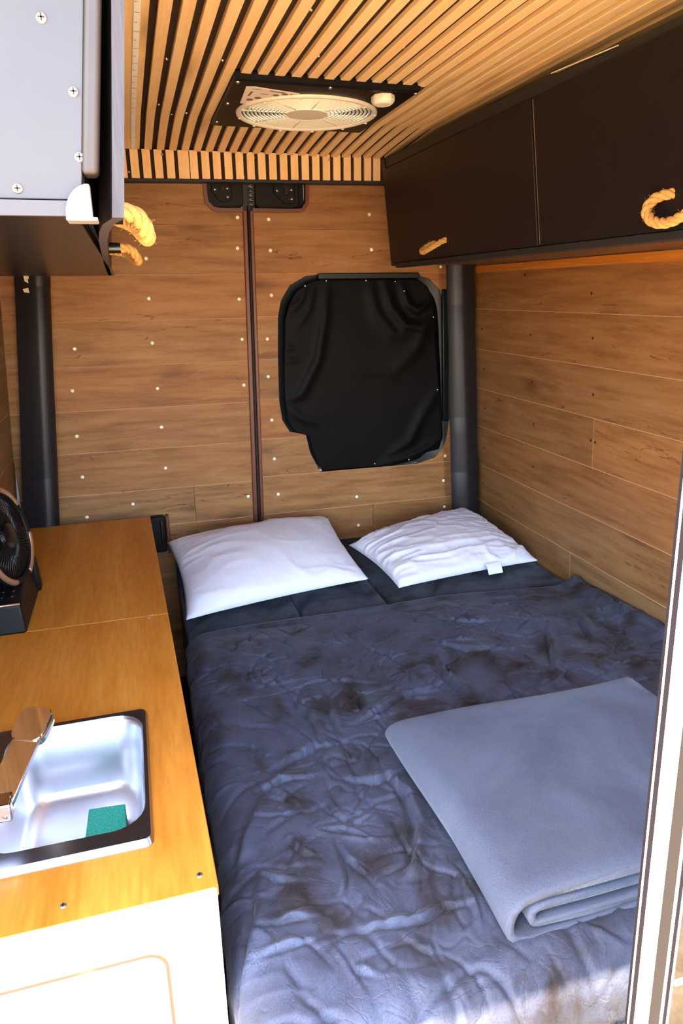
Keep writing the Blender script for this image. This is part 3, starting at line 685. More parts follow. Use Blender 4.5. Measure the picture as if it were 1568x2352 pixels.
mk('lid', loft([[(.5235+(p[0]-.5235)*s_, 2.095+(p[1]-2.095)*s_, z_) for p in rrect(HX0-.01, HX1+.01, HY0-.01, HY1+.01, .04)] for s_, z_ in ((1.0, ZC+.071), (1.0, ZC+.10), (.93, ZC+.125), (.6, ZC+.14), (.1, ZC+.143))], False, True), 'dome', vent, smooth=True)
for i in range(12):
    t = i*math.pi/6+.2; dome_screw('rim_clip', (gc[0]+.186*math.cos(t), gc[1]+.186*math.sin(t), gc[2]-.004), (0, 0, -1), .005, .003, 'grille', vent)
for x, y in ((.297, 1.842), (.52, 1.838), (.742, 1.84), (.30, 2.04), (.297, 2.25)):
    dome_screw('frame_screw', (x, y, ZF), (0, 0, -1), .0055, .004, 'screw_steel', vent)
pol = [(.322, 1.876), (.345, 1.872), (.458, 1.905), (.462, 1.910), (.456, 1.915), (.405, 1.946), (.368, 1.985), (.346, 2.022), (.338, 2.030), (.330, 2.026)]
FL = lambda a_, b_, d: (a_, b_, d)
st = mk('sticker', prism(pol, FL, ZF-.0012, ZF+.001), 'sticker', vent)
pr = [prism([(.384, 1.892), (.424, 1.902), (.424, 1.905), (.384, 1.896)], FL, ZF-.0018, ZF-.001)]
for i in range(8): x = .3845+i*.0046; y = 1.896+i*.0011; pr.append(box(x, x+.0015, y, y+.006, ZF-.0018, ZF-.001))
pr += [prism([(.340, 1.910), (.345, 1.910), (.342, 1.950), (.337, 1.950)], FL, ZF-.0018, ZF-.001), cyl((.348, 1.985, ZF-.001), (0, 0, -1), .009, .0008, 14), cyl((.366, 1.966, ZF-.001), (0, 0, -1), .009, .0008, 14),
       cyl((.405, 1.930, ZF-.001), (0, 0, -1), .008, .0008, 14), cyl((.425, 1.917, ZF-.001), (0, 0, -1), .008, .0008, 14), box(.437, .443, 1.911, 1.916, ZF-.0018, ZF-.001), box(.339, .36, 1.885, 1.888, ZF-.0018, ZF-.001), box(.366, .386, 1.925, 1.927, ZF-.0018, ZF-.001)]
mk('print', join(*pr), 'print', st)['kind'] = 'stuff'
oct_ = [(.668+rx*math.cos(t), 1.876+ry*math.sin(t)) for t, rx, ry in [(i*math.pi/4+.35, .030, .034) for i in range(8)]]
mk('knob', loft([[(x, y, ZF) for x, y in oct_], [(x, y, ZF-.014) for x, y in oct_], [(.668+(x-.668)*.75, 1.876+(y-1.876)*.75, ZF-.022) for x, y in oct_]]), 'knob', vent, bevel=.003)

# ------------------------------------------------------------------ right overhead cabinet
cr = tag(empty('overhead_cabinet', (1.15, 1.7, .09)), 'long black overhead cabinet on the right with two rope-handled doors', 'cabinet')
CXf = lambda z: .981-(z-.089)*.1424                      # leaning front
CF = lambda a_, b_, d: (CXf(b_)-d, a_, b_)               # (y, z), proud towards the room
mk('carcass', hexa([(CXf(.10)+.006, .55, .100), (1.36, .55, .100), (1.36, 2.625, .100), (CXf(.10)+.006, 2.625, .100), (CXf(.42)+.006, .55, .42), (1.335, .55, .42), (1.335, 2.625, .42), (CXf(.42)+.006, 2.625, .42)]), 'black_paint', cr)
mk('bottom_rail', prism([(.55, .084), (2.60, .084), (2.60, .100), (.55, .100)], CF, -.035, .003), 'black_trim', cr, bevel=.002)
mk('bottom_panel', box(1.0, 1.352, .55, 2.60, .094, .102), 'side_wood', cr)
top = [(.55, .412), (2.625, .420), (2.625, .452), (2.43, .451), (1.53, .446), (1.50, .440), (1.336, .433), (.55, .431)]
mk('top_trim', prism(top, CF, -.05, .001), 'black_trim', cr, bevel=.002)
mk('end_stile', prism([(2.60, .092), (2.640, .092), (2.612, .45), (2.58, .45)], CF, -.05, .004), 'black_paint', cr, bevel=.002)
doors = []
for y0, y1 in ((1.606, 2.60), (.58, 1.594)):
    doors.append(mk('cabinet_door', prism([(y0, .101), (y1, .101), (y1, .416), (y0, .416)], CF, -.006, .007), 'black_paint', cr, bevel=.002))
mk('trim_glint', prism([(1.30, .4335), (1.525, .4445), (1.525, .4465), (1.30, .4352)], CF, .0005, .002), 'tear_glint', cr)  # pale strip painted in as the white glint along the top trim
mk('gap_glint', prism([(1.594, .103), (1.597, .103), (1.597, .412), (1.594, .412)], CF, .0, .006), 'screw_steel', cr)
rp = smooth_path([(.980, 2.125, .150), (.958, 2.130, .147), (.936, 2.165, .130), (.928, 2.215, .119), (.936, 2.240, .126), (.952, 2.225, .140), (.978, 2.195, .150)], 10)
mk('rope_handle', rope(rp, .0085), 'rope', doors[0], smooth=True)
rp = smooth_path([(.980, 1.140, .158), (.965, 1.150, .162), (.946, 1.172, .155), (.938, 1.180, .135), (.940, 1.160, .115), (.948, 1.125, .112), (.962, 1.09, .13), (.98, 1.07, .150)], 10)
mk('rope_handle', rope(rp, .0095), 'rope', doors[1], smooth=True)

# ------------------------------------------------------------------ left overhead cabinet
cl = tag(empty('overhead_cabinet', (-.25, 1.5, .06)), 'left overhead cabinet with bare grey end panel, metal corner and rope handles', 'cabinet')
EX = lambda z: -.025+.129*(z-.09)
mk('end_panel', hexa([(-.402, .648, .0735), (EX(.0735), .648, .0735), (EX(.0735), .66, .0735), (-.402, .66, .0735), (-.375, .648, .46), (EX(.46), .648, .46), (EX(.46), .66, .46), (-.375, .66, .46)]), 'grey_board', cl, bevel=.0008)
mk('bottom_panel', box(-.403, -.032, .646, 2.52, .0605, .0730), 'under', cl, bevel=.001)
mk('bottom_edge_band', box(-.403, -.036, .6445, .6465, .0612, .0725), 'grey_board', cl)
mk('face_batten', hexa([(EX(.092), .643, .092), (EX(.092)+.0128, .643, .092), (EX(.092)+.0128, .668, .092), (EX(.092), .668, .092), (EX(.46), .643, .46), (EX(.46)+.0118, .643, .46), (EX(.46)+.0118, .668, .46), (EX(.46), .668, .46)]), 'batten', cl, bevel=.004, seg=3)
mk('front_panel', hexa([(-.034, .668, .0735), (-.026, .668, .0735), (-.040, 2.52, .0735), (-.048, 2.52, .0735), (.010, .668, .46), (.018, .668, .46), (.004, 2.52, .46), (-.004, 2.52, .46)]), 'black_paint', cl)
mk('far_end', box(-.375, -.045, 2.505, 2.518, .07, .46), 'black_paint', cl)
cp = [(-.0195, .058)]+[(-.0195-.021*math.sin(t), .061+.0245*math.cos(t)) for t in np.linspace(0, math.pi/2, 8)]+[(-.0405, .058)]
mk('corner_protector', prism(cp, XY, .640, .650), 'corner_metal', cl, bevel=.0025, seg=3)
mk('protector_lip', box(-.0405, -.016, .641, .672, .0575, .0605), 'corner_metal', cl, bevel=.001)
for x, z in ((-.041, .199), (-.024, .151), (-.074, .081), (-.025, .105)):
    cross_screw('panel_screw', (x, .648, z), (0, -1, 0), .0042, 'screw_steel', cl)
def ldoor(ys, xs, zb, name):
    rings = []
    for y, x in zip(ys, xs):
        t_ = .0095
        rings.append([(x-t_, y, zb), (x, y, zb), (x+.103*(.455-zb), y, .455), (x+.103*(.455-zb)-t_, y, .455)])
    V, Fc = loft(rings); fm = []
    k = len(rings)-1
    for j in range(k): fm += [1, 0, 1, 0]
    fm += [1, 1]
    return mk(name, (V, Fc), 'black_paint', cl, mats=['ply_edge'], fmi=fm)
ld1 = ldoor([.645, .66, .71, .80, .91, 1.10, 1.27, 1.58], [.0045, .003, -.005, -.011, -.015, -.019, -.022, -.028], .0605, 'cabinet_door')
ld2 = ldoor([1.59, 2.0, 2.51], [-.028, -.034, -.040], .0605, 'cabinet_door')

# ------------------------------------------------------------------ kitchen unit
KX = lambda y: .044-(y-.80)*(.039/1.806)
kc = tag(empty('kitchen_cabinet', (-.25, 1.7, -1.55)), 'low pale birch kitchen cabinet under the orange worktop', 'cabinet')
mk('front_panel', join(box(-.46, .0415, .7965, .7998, -1.50, -.8008), box(-.46, .0385, .7998, .821, -1.50, -.819)), 'birch', kc)
mk('side_panel', hexa([(.024, .8215, -1.50), (.036, .8215, -1.50), (-.004, 2.58, -1.50), (-.016, 2.58, -1.50), (.024, .8215, -.819), (.036, .8215, -.819), (-.004, 2.58, -.819), (-.016, 2.58, -.819)]), 'side_wood', kc)
mk('plinth', box(-.44, .01, .84, 2.56, -1.55, -1.50), 'black_trim', kc)
dp = rrect(-.43, -.0385, -1.42, -.8905, .026, 6)
kd = mk('door_panel', prism(dp, XY, .7948, .7970), 'birch', kc, bevel=.001)
dp2 = rrect(-.4345, -.034, -1.4245, -.886, .030, 6)
mk('router_groove', prism(dp2, XY, .7962, .7970), 'groove', kc)
mk('tiny_mark', box(-.0115, -.0085, .7962, .797, -.9675, -.966), 'print', kc)
def board(y0, y1, hole=None):
    z1, z0 = -.80, -.818; c = .0015
    xl = -.463
    if hole is None:
        rings = [[(xl, y0, z0), (KX(y0), y0, z0), (KX(y1), y1, z0), (xl, y1, z0)], [(xl, y0, z1-c), (KX(y0), y0, z1-c), (KX(y1), y1, z1-c), (xl, y1, z1-c)], [(xl, y0+c, z1), (KX(y0)-c, y0+c, z1), (KX(y1)-c, y1-c, z1), (xl, y1-c, z1)]]
        return loft(rings)
    hx0, hx1, hy0, hy1 = hole
    O = [(xl, y0), (KX(y0)-.004, y0), (KX(y0), y0+.005), (KX(y1), y1), (xl, y1)]
    H = [(hx0, hy0), (hx1, hy0), (hx1, hy0), (hx1, hy1), (hx0, hy1)]
    Oi = [(xl, y0+c), (KX(y0)-.005, y0+c), (KX(y0)-c, y0+.0055), (KX(y1)-c, y1-c), (xl, y1-c)]
    r = [[(x, y, z0) for x, y in H], [(x, y, z0) for x, y in O], [(x, y, z1-c) for x, y in O], [(x, y, z1) for x, y in Oi], [(x, y, z1) for x, y in H], [(x, y, z0) for x, y in H]]
    return loft(r, False, False)
wt1 = tag(mk('worktop', board(.7999, 1.7285, (-.44, -.0495, .930, 1.2715)), 'worktop'), 'varnished orange wooden worktop board holding the steel sink', 'worktop', 'orange worktop boards')
wt2 = tag(mk('worktop', board(1.7305, 2.606), 'worktop'), 'varnished orange wooden worktop board at the back under the portable fan', 'worktop', 'orange worktop boards')
for x, y, t_ in ((.020, .829, wt1), (-.165, .831, wt1), (-.0245, 1.7205, wt1), (-.017, 1.7385, wt2)):
    cross_screw('worktop_screw', (x, y, -.8005), (0, 0, 1), .0052 if y < 1 else .0036, 'screw_steel', t_)
# sink
sink = tag(empty('sink', (-.24, 1.09, -.94)), 'square stainless steel sink set into the worktop', 'sink')
O0 = rrect(-.455, -.0405, .906, 1.279, .012, 6); O1 = rrect(-.450, -.0440, .9125, 1.275, .011, 6)
I0 = rrect(-.290, -.0535, .948, 1.264, .048, 6)
def at(P, z): return [(x, y, z) for x, y in P]
mk('rim', loft([at(O0, -.800), at(O0, -.799), at(O1, -.789), at(rrect(-.293, -.0505, .945, 1.267, .051, 6), -.791), at(I0, -.797)], False, False), 'rim_steel', sink, auto=.6)
mk('basin', loft([at(I0, -.797), at(rrect(-.287, -.0565, .951, 1.261, .048, 6), -.803), at(rrect(-.282, -.062, .958, 1.254, .05, 6), -.88), at(rrect(-.277, -.067, .963, 1.249, .05, 6), -.925),
                  at(rrect(-.268, -.076, .972, 1.240, .05, 6), -.938), at(rrect(-.250, -.094, .990, 1.222, .045, 6), -.943), at(rrect(-.20, -.15, 1.05, 1.15, .02, 6), -.945)], False, True), 'steel', sink, smooth=True)
# faucet on the sink's left ledge
fa = tag(empty('faucet', (-.318, 1.0, -.795)), 'chrome faucet with a flat square spout over the sink', 'faucet')
mk('base', loft([at(rrect(-.350, -.300, .975, 1.02, .012), z) for z in (-.795, -.735)]), 'chrome', fa, bevel=.003)
p0, p1 = np.array((-.258, 1.000, -.735)), np.array((-.2215, 1.082, -.688)); dr = (p1-p0)/np.linalg.norm(p1-p0); lt = np.cross(dr, (0, 0, 1)); up = np.cross(lt, dr)
def bar(c0, c1, w0, w1, h): return hexa([tuple(c+lt*s*w_+up*t) for c, w_ in ((c0, w0), (c1, w1)) for s, t in ((-1, 0), (1, 0), (1, h), (-1, h))])
mk('spout', bar(p0-dr*.03, p1, .028, .025, .011), 'chrome', fa, bevel=.0015)
mk('elbow', join(box(-.345, -.240, .965, .998, -.752, -.722)), 'chrome', fa, bevel=.003)
hd = []
for s_, t in ((.92, -.010), (1.0, -.004), (1.0, .014), (.97, .016)):
    hd.append([tuple(p1+dr*.018+lt*x*s_+dr*y*s_+up*t) for x, y in rrect(-.031, .031, -.030, .030, .016, 4)])
mk('spout_head', loft(hd), 'chrome', fa, auto=.5)
mk('aerator', cyl(tuple(p1+dr*.02+up*-.010), tuple(-up), .016, .012, 20), 'chrome', fa, auto=.5)
# sponge
sp = tag(empty('sponge', (-.125, 1.115, -.944)), 'green scouring sponge with pink foam lying in the sink', 'sponge')
SPc = [(-.163, 1.082), (-.092, 1.090), (-.095, 1.160), (-.160, 1.165)]
mk('foam', prism(SPc, FL, -.942, -.922), 'foam', sp, bevel=.003)
mk('scouring_pad', prism(SPc, FL, -.922, -.914), 'scour', sp, bevel=.0015)

# ------------------------------------------------------------------ portable fan on the worktop
pf = tag(empty('portable_fan', (-.40, 1.88, -.80)), 'black portable table fan with copper-trimmed grille on the worktop', 'fan')
mk('base', hexa([(-.455, 1.722, -.7995), (-.318, 1.722, -.7995), (-.318, 2.03, -.7995), (-.455, 2.03, -.7995), (-.455, 1.735, -.726), (-.325, 1.735, -.726), (-.335, 2.02, -.700), (-.455, 2.02, -.700)]), 'plastic', pf, bevel=.006, seg=3)
mk('base_trim', tube([(-.45, 1.731, -.724), (-.326, 1.733, -.724)], .003, 6), 'copper', pf, smooth=True)
mk('side_post', hexa([(-.345, 1.99, -.7995), (-.312, 1.99, -.7995), (-.312, 2.03, -.7995), (-.345, 2.03, -.7995), (-.345, 1.985, -.70), (-.318, 1.985, -.70), (-.318, 2.02, -.70), (-.345, 2.02, -.70)]), 'plastic', pf, bevel=.005)
for i in range(3):
    for j in range(2):
        dome_screw('button', (-.375+.024*j, 1.785+.03*i, -.7225+.0027*i), (0, 0, 1), .0075, .004, 'gloss_black', pf)
fc, fax = np.array((-.362, 1.885, -.595)), np.array((.955, -.22, .20)); fax /= np.linalg.norm(fax)
RFn = .122
mk('housing', cyl(tuple(fc-fax*.055), tuple(fax), RFn*.82, .055, 40, RFn*1.02), 'plastic', pf, auto=.5)
mk('rim_ring', torus(tuple(fc), tuple(fax), RFn, .011, 56, 10), 'plastic', pf, smooth=True)
for a0, a1 in ((.25, 1.2), (1.9, 2.9), (3.6, 4.5), (5.0, 5.9)):
    mk('copper_arc', torus(tuple(fc+fax*.005), tuple(fax), RFn+.001, .0085, 20, 8, a0, a1), 'copper', pf, smooth=True)
fu = np.cross(fax, (0, 0, 1)); fu /= np.linalg.norm(fu); fv = np.cross(fax, fu)
fins = []
for i in range(54):
    t = 2*math.pi*i/54; P = []
    for r, dt, o in ((.034, 0, .014), (.06, .12, .016), (.09, .28, .012), (.116, .42, .004)):
        P.append(tuple(fc+fax*o+r*(math.cos(t+dt)*fu+math.sin(t+dt)*fv)))
    fins.append(tube(P, .0011, 4))
mk('grille_fins', join(*fins), 'gloss_black', pf, smooth=True)
mk('hub', cyl(tuple(fc+fax*.004), tuple(fax), .036, .010, 28, .033, .004), 'gloss_black', pf, auto=.6)
for i in range(5):
    t0 = 2*math.pi*i/5; rg = []
    for r in (.02, .05, .08, .108):
        A_ = fc-fax*.035+r*(math.cos(t0-.35)*fu+math.sin(t0-.35)*fv); B_ = fc-fax*.012+r*(math.cos(t0+.35)*fu+math.sin(t0+.35)*fv)
        rg.append([tuple(A_), tuple(B_), tuple(B_-fax*.002), tuple(A_-fax*.002)])
    mk('blade', loft(rg), 'plastic', pf)
mk('cradle_arm', hexa([(-.455, 1.765, -.72), (-.425, 1.765, -.72), (-.425, 1.80, -.72), (-.455, 1.80, -.72), (-.44, 1.745, -.575), (-.415, 1.745, -.575), (-.415, 1.775, -.575), (-.44, 1.775, -.575)]), 'plastic', pf, bevel=.004)
mk('back_stand', hexa([(-.455, 1.85, -.72), (-.43, 1.85, -.72), (-.43, 1.93, -.72), (-.455, 1.93, -.72), (-.45, 1.86, -.60), (-.43, 1.86, -.60), (-.43, 1.91, -.60), (-.45, 1.91, -.60)]), 'plastic', pf, bevel=.004)

# left cabinet ropes
rp = smooth_path([(-.012, .80, .083), (.006, .80, .081), (.020, .815, .077), (.026, .825, .068), (.0285, .845, .060), (.027, .90, .064), (.017, .95, .080), (.0, .98, .090), (-.016, .985, .092)], 10)
mk('rope_handle', rope(rp, .0085), 'rope', ld1, smooth=True)
mk('rope_grommet', cyl((-.012, .80, .083), (1, 0, 0), .0145, .016, 18), 'gloss_black', ld1, auto=.5)
rp = smooth_path([(-.008, 1.60, .092), (.004, 1.60, .092), (.018, 1.61, .089), (.028, 1.62, .077), (.031, 1.645, .068), (.024, 1.70, .074), (.004, 1.75, .090), (-.03, 1.76, .096)], 10)
mk('rope_handle', rope(rp, .0090), 'rope', ld2, smooth=True)
mk('rope_dowel', cyl((-.032, 1.60, .092), (1, 0, 0), .0105, .030, 18), 'gloss_black', ld2, auto=.5)

# ------------------------------------------------------------------ bed
bed = tag(mk('bed_platform', join(box(.085, 1.425, .69, 2.69, -1.16, -1.125), box(.087, .107, .70, 2.68, -1.55, -1.16), box(1.40, 1.42, .70, 2.68, -1.55, -1.16), box(.107, 1.40, .70, .72, -1.55, -1.16), box(.107, 1.40, 2.66, 2.68, -1.55, -1.16)), 'side_wood'), 'wooden bed platform under the dark cushions', 'bed platform')
ZB = -1.004
def cushion(x0, x1, lab, seed):
    nx, ny = 26, 80; r = .018
    top = []
    xs = np.concatenate([[x0, x0+r*.3], np.linspace(x0+r, x1-r, nx-4), [x1-r*.3, x1]]); ys = np.linspace(.675, 2.685, ny)
    X, Y = np.meshgrid(xs, ys, indexing='ij'); ed = np.minimum(X-x0, x1-X); z = ZB-r*(1-np.sqrt(np.clip(1-(1-np.clip(ed/r, 0, 1))**2, 0, 1)))
    z = z+.003*(fbm(X*5, Y*4, 3, seed)-.5)-.0015
    V = [(X[i, j], Y[i, j], z[i, j]) for i in range(nx) for j in range(ny)]; Fc = grid_faces(nx, ny); k = len(V)
    per = [i*ny for i in range(nx)]+[(nx-1)*ny+j for j in range(1, ny)]+[i*ny+ny-1 for i in range(nx-2, -1, -1)]+[j for j in range(ny-2, 0, -1)]
    V += [(V[i][0], V[i][1], -1.125) for i in per]; m_ = len(per)
    Fc += [(per[i], per[(i+1) % m_], k+(i+1) % m_, k+i) for i in range(m_)]+[tuple(range(k, k+m_))]
    return tag(mk('mattress_cushion', (V, Fc), 'felt_bed', auto=.7), lab, 'cushion', 'charcoal mattress cushions')
cushion(.085, .449, 'charcoal mattress cushion nearest the worktop, under the left pillow', 1)
cushion(.4505, .7505, 'narrow middle charcoal mattress cushion between the two seams', 2)
cushion(.752, 1.423, 'charcoal mattress cushion along the right wall, under the crinkled pillow', 3)

# velvet throw
ns, nt_ = 450, 480
s = np.linspace(-.22, 1.312, ns); t = np.linspace(-.34, 1.255, nt_)      # distances past the left and foot edges
def bend(q, r=.035):
    q = np.asarray(q); out = np.where(q > 0, q, np.where(q > -r*1.57, -r*np.sin(np.clip(-q/r, 0, 1.57)), -r))
    z = np.where(q > 0, 0, np.where(q > -r*1.57, -r*(1-np.cos(np.clip(-q/r, 0, 1.57))), -r-(-q-r*1.57)))
    return out, z
bx, zx = bend(s, .055); by, zy = bend(t, .05)
S, T = np.meshgrid(np.arange(ns), np.arange(nt_), indexing='ij')
X = .128+bx[S]; Y0 = .715+by[T]
hem = .012*np.sin(X*7+1)+.02*np.sin(X*3.1)+.028*(1-np.clip((X-.1)/.35, 0, 1))*-1
Y = Y0+np.clip((Y0-1.5)/.435, 0, 1)**2*hem
Z = -.993+zx[S]+zy[T]
Z[zx[S] < -.11] = np.maximum(Z[zx[S] < -.11], -5)
U = .128+s[S]; Vv = .715+t[T]
w1 = fbm(U*3, Vv*3, 3, 5)-.5; w2 = fbm(U*3+9, Vv*3+4, 3, 8)-.5
A_ = U+.22*w1; B_ = Vv+.22*w2
crs = lambda sc_, sd, wd_: np.exp(-((vnoise(A_*sc_+B_*sc_*.35, B_*sc_-A_*sc_*.2, sd)-.5)/wd_)**2)
msk = lambda sc_, sd: np.clip((fbm(U*sc_, Vv*sc_, 2, sd)-.42)*6, 0, 1)
h = .006+.022*(fbm(A_*3.2, B_*3.2, 3, 40)-.42)+.008*ridge(A_*6, B_*5, 1, 2.0)*msk(2.5, 61)
h += -.0075*crs(5.5, 12, .035)*msk(3.3, 62)-.0055*crs(11, 13, .05)*msk(5, 63)-.003*crs(21, 14, .08)*msk(7, 64)
h += .005*ridge(A_*14-B_*5, B_*13+A_*4, 3, 1.8)*msk(4, 65)+.0018*ridge(A_*37, B_*33, 4, 1.4)
FOLDS = [([(.166, 1.209), (.216, 1.23), (.284, 1.219)], .012, .014), ([(.187, 1.266), (.284, 1.306), (.313, 1.333)], .014, .016), ([(.372, 1.528), (.383, 1.448), (.391, 1.361)], .012, .014),
 ([(.332, 1.21), (.405, 1.165), (.468, 1.178)], .013, .015), ([(.439, 1.177), (.455, 1.108), (.446, 1.016), (.403, .944)], .022, .018), ([(.165, 1.178), (.122, 1.081), (.099, 1.013)], .018, .016),
 ([(.799, 1.864), (.886, 1.763), (1.006, 1.737)], .012, .013), ([(.762, 1.675), (.829, 1.602), (.958, 1.572)], .014, .015), ([(1.142, 1.681), (1.067, 1.537), (.983, 1.382)], .020, .017),
 ([(.723, 1.587), (.723, 1.482), (.739, 1.38)], .018, .016), ([(.321, 1.498), (.34, 1.405), (.339, 1.313)], .014, .014), ([(.422, 1.379), (.573, 1.449), (.661, 1.468)], .014, .015), ([(1.262, 1.689), (1.211, 1.55)], .016, .015),
 ([(.104, .823), (.141, .826), (.187, .825)], .012, .009), ([(.227, .825), (.296, .821), (.362, .814), (.41, .83), (.461, .826)], .014, .010), ([(.116, .873), (.16, .876), (.192, .865)], .012, .010),
 ([(.129, .989), (.154, .962), (.199, .944)], .012, .010), ([(.128, .985), (.115, .894), (.097, .828), (.063, .761)], .020, .016), ([(.279, 1.022), (.29, .972), (.323, .898)], .009, .010),
 ([(.438, .996), (.40, .93), (.366, .90)], .014, .014), ([(.194, 1.058), (.216, 1.012), (.236, .999)], .010, .010), ([(.328, .788), (.348, .766), (.363, .761)], .009, .010), ([(.229, .766), (.261, .739)], .009, .009),
 ([(.60, .80), (.585, .70), (.60, .60)], .006, .018), ([(.36, .78), (.37, .68), (.35, .58)], .005, .016)]
rf = random.Random(11)
for _ in range(330):                                   # short random tucks all over the cloth
    x0, y0, an = rf.uniform(.10, 1.40), rf.uniform(.66, 1.90), rf.uniform(0, math.pi)
    if .50 < x0 < 1.08 and .76 < y0 < 1.22: continue
    L_, cv = rf.uniform(.05, .17), rf.uniform(-1.1, 1.1); pts = [(x0, y0)]
    for q in range(3): an += cv*.45; x0 += math.cos(an)*L_/3; y0 += math.sin(an)*L_/3; pts.append((x0, y0))
    FOLDS.append((pts, rf.uniform(.004, .009)*(1 if rf.random() < .3 else -1), rf.uniform(.005, .010)))
for pts, amp, wd in FOLDS:
    d, al = polydist(U, Vv, pts)
    if amp < 0:
        h += amp*np.exp(-(d/(wd*.55))**2)*np.clip(np.sin(np.pi*np.clip(al, .05, .95)), .2, 1)*np.where(np.abs(d) < 4*wd, 1, 0); continue
    amp = amp*.75
    e = np.where(d > 0, np.exp(-(d/wd)**2), np.exp(-(d/(wd*.45))**2))       # soft on one side, a crease on the other
    h += amp*e*np.clip(np.sin(np.pi*np.clip(al, .08, .92)), .3, 1)-.8*amp*np.exp(-((d+wd*.75)/(wd*.42))**2)*np.clip(np.sin(np.pi*np.clip(al, .05, .95)), .1, 1)
h = np.clip(h+.005, -.004, None)
fl = np.clip((1.93-Vv)/.10, 0, 1); h *= .25+.75*fl
hemr = np.exp(-((Vv-1.952)/.012)**2)*.006; h += hemr
fe = lambda q: 1/(1+np.exp(-q/.012))
h *= 1-.65*fe(X-.49)*fe(1.11-X)*fe(Y-.75)*fe(1.23-Y)      # flattened under the folded fleece
Pg = np.stack([X, Y, Z], -1); gs = np.gradient(Pg, axis=0); gt = np.gradient(Pg, axis=1); nn = np.cross(gs, gt); nn /= np.linalg.norm(nn, axis=-1, keepdims=True)+1e-9
Pg = Pg+nn*h[..., None]
wallx = np.clip((X-1.33)/.07, 0, 1); Pg[..., 2] += wallx**2*(.012+.028*fbm(Vv*7, Vv*0, 2, 4))
Pg[..., 0] = np.minimum(Pg[..., 0], 1.418)
velvet = tag(mk('velvet_throw', (Pg.reshape(-1, 3), grid_faces(ns, nt_)), 'velvet', smooth=True), 'crumpled dark blue-black velvet throw spread over the bed', 'blanket')

# folded fleece blanket: nested folds seen from the near end
def strip_loop(cl_, th):
    Fm = []
    P = [np.array(p) for p in cl_]
    L, R_ = [], []
    for i in range(len(P)):
        q = P[min(i+1, len(P)-1)]-P[max(i-1, 0)]; q = q/np.linalg.norm(q); nr = np.array([-q[1], q[0]])
        L.append(P[i]+nr*th/2); R_.append(P[i]-nr*th/2)
    ends = lambda A_, B_: [A_+(B_-A_)*.5+ (A_-A_)]
    return [tuple(p) for p in L]+[tuple(p) for p in R_[::-1]]
def ucurve(xl, xr, z_top, z_bot, m=10):
    r = (z_top-z_bot)/2; zc = (z_top+z_bot)/2
    top = [(x, z_top) for x in np.linspace(xr, xl+r, 22)[:-1]]
    arc = [(xl+r-r*math.cos(q)*1.0 if False else xl+r-r*math.sin(q), zc+r*math.cos(q)) for q in np.linspace(0, math.pi, m)]
    bot = [(x, z_bot) for x in np.linspace(xl+r, xr, 22)[1:]]
    return top+arc+bot
flz = -.986
outer_u = strip_loop(ucurve(.472, 1.10, flz+.080, flz+.008, 14), .0135)
inner_u = strip_loop(ucurve(.512, 1.09, flz+.054, flz+.025, 10), .0125)
def fleece_part(loop, y0, y1, ny, seed, top_amp):
    rings = []
    for y in np.concatenate([[y0], np.linspace(y0+.004, y1-.004, ny), [y1]]):
        f = (y-y0)/(y1-y0); rg = []
        edge = min((y-y0)/.012, (y1-y)/.012, 1.0)
        for x, z in loop:
            zz_ = z; rel = (z-flz)/.08
            zc_ = flz+.040; zz_ = zc_+(z-zc_)*(1-.35*max(0, f-.25)*1.2)*(0.86+.14*edge)
            zz_ -= (zz_-flz)*.0
            xx = x+.006*math.sin(f*5+seed)*(1 if x < .6 else .4)
            yy = y+.035*(x-.49)*f+.010*math.sin((x-.48)*7+1)*(1 if f > .5 else .8)*(abs(f-.5)*2)
            if rel > .3:
                zz_ += top_amp*(float(vnoise(np.array(x*6+seed), np.array(y*6), 11))-.5)*.9
                zz_ -= .010*math.exp(-((x-.66)/.05)**2-((y-.85)/.07)**2)*rel
                zz_ += .006*math.exp(-((x-.74)/.03)**2-((y-.76)/.05)**2)*rel
            if f < .35 and z > flz+.015: zz_ += (.0055*math.sin((x-.47)*10+seed*4)+.003*math.sin((x-.47)*23+1))*(1-f/.35)*min(1, (x-.46)/.06)
            rg.append((xx, yy+.010*math.sin(x*8+rel*2.5)*max(0, 1-f/.2), max(zz_, flz+.0005)))
        rings.append(rg)
    return loft(rings)
fleece = tag(empty('folded_blanket', (.79, .99, flz)), 'folded blue-grey fleece blanket lying on the velvet throw', 'blanket')
mk('outer_fold', fleece_part(outer_u, .728, 1.252, 40, 0., .008), 'fleece', fleece, smooth=True)
mk('inner_fold', fleece_part(inner_u, .733, 1.243, 30, .4, .004), 'fleece', fleece, smooth=True)

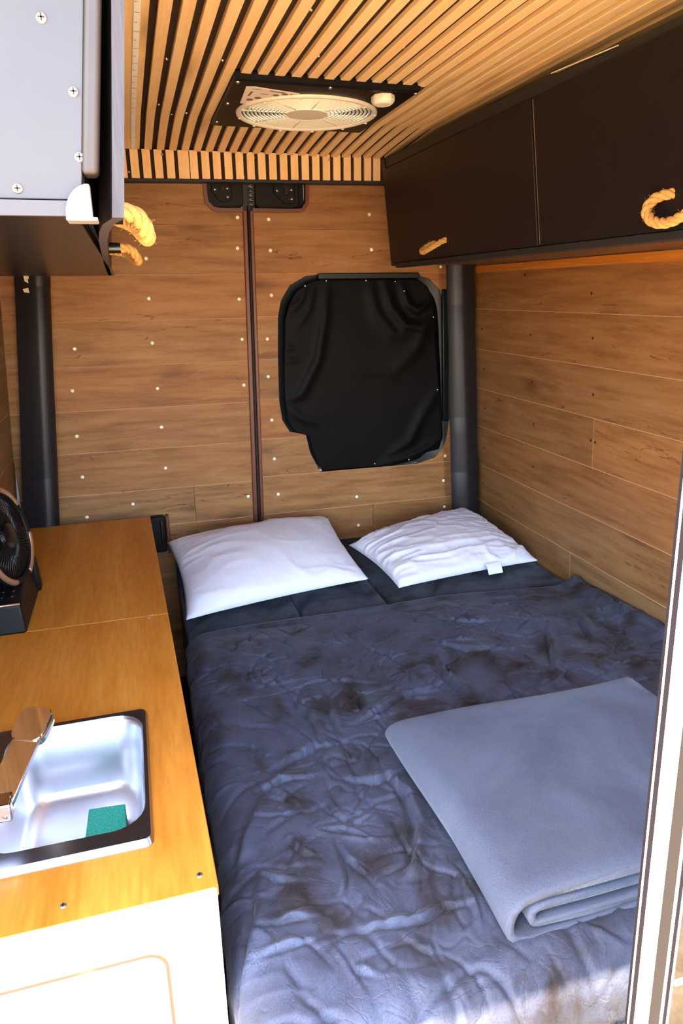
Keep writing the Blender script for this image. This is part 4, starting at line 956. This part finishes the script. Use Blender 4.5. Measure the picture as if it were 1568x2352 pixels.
# pillows
def pillow(corners, H, seed, wr_amp, lab, freq, tagflap=None, bow=.035):
    nU = 90; u = np.linspace(-1, 1, nU); U_, V_ = np.meshgrid(u, u, indexing='ij')
    C = [np.array(c, float) for c in corners]             # BL, BR, FR, FL
    a_, b_ = (U_+1)/2, (V_+1)/2
    P = ((1-a_)*b_)[..., None]*C[0]+(a_*b_)[..., None]*C[1]+(a_*(1-b_))[..., None]*C[2]+((1-a_)*(1-b_))[..., None]*C[3]
    cen = sum(C)/4
    pin = bow*((1-U_**2)*np.abs(V_)**3+(1-V_**2)*np.abs(U_)**3)
    P = P+(cen-P)*pin[..., None]*1.6
    prof = (np.clip(1-np.abs(U_)**2.6, 0, 1)**.62)*(np.clip(1-np.abs(V_)**2.6, 0, 1)**.62)
    x, y = P[..., 0], P[..., 1]
    w_ = fbm(x*4, y*4, 2, seed)-.5
    wr_ = ridge(x*freq[0]+3*w_+y*freq[2], y*freq[1]+3*w_, seed+3, 2.2)*.6+ridge(x*freq[0]*2.1+y*3, y*freq[1]*2.0+2*w_, seed+5, 2)*.35+ridge(x*30, y*26, seed+9, 1.5)*.12
    edge = 1-prof
    top = P.copy(); bot = P.copy()
    hh = H*prof*(1+.18*(fbm(x*3, y*3, 2, seed+1)-.5))+wr_amp*wr_*np.clip(prof*4, 0, 1)*(.45+.9*edge)
    top[..., 2] += hh; bot[..., 2] -= H*.35*prof
    bot[..., 2] = np.maximum(bot[..., 2], ZB+.001); top[..., 2] = np.maximum(top[..., 2], ZB+.002)
    Vt = top.reshape(-1, 3).tolist(); k = len(Vt); idx = -np.ones((nU, nU), int); Vb_ = []
    for i in range(nU):
        for j in range(nU):
            if i in (0, nU-1) or j in (0, nU-1): idx[i, j] = i*nU+j
            else: idx[i, j] = k+len(Vb_); Vb_.append(bot[i, j].tolist())
    Fc = grid_faces(nU, nU)+[(idx[i, j], idx[i, j+1], idx[i+1, j+1], idx[i+1, j]) for i in range(nU-1) for j in range(nU-1)]
    o = tag(mk('pillow', (Vt+Vb_, Fc), 'cotton', smooth=True), lab, 'pillow', 'white pillows at the head of the bed')
    return o
pillow([(.060, 2.625, -.915), (.715, 2.660, -.895), (.722, 2.150, -.965), (.080, 2.020, -.965)], .085, 2, .014, 'plump smooth white pillow on the left, nearest the worktop', (4, 7, 2))
pr_ = pillow([(.735, 2.44, -.940), (1.345, 2.645, -.915), (1.385, 2.130, -.970), (.800, 2.060, -.972)], .075, 21, .019, 'crinkled white pillow on the right with a small label', (6, 20, -9))
lab_ = []
for i, f in enumerate(np.linspace(0, 1, 6)):
    lab_.append([(1.150, 2.104-.028*f, -.945-.030*f+.006*math.sin(f*3)), (1.212, 2.114-.028*f, -.945-.032*f+.004*math.sin(f*3)), (1.212, 2.114-.028*f, -.9465-.032*f+.004*math.sin(f*3)), (1.150, 2.104-.028*f, -.9465-.030*f+.006*math.sin(f*3))])
mk('label_flap', loft(lab_), 'cotton_label', pr_)
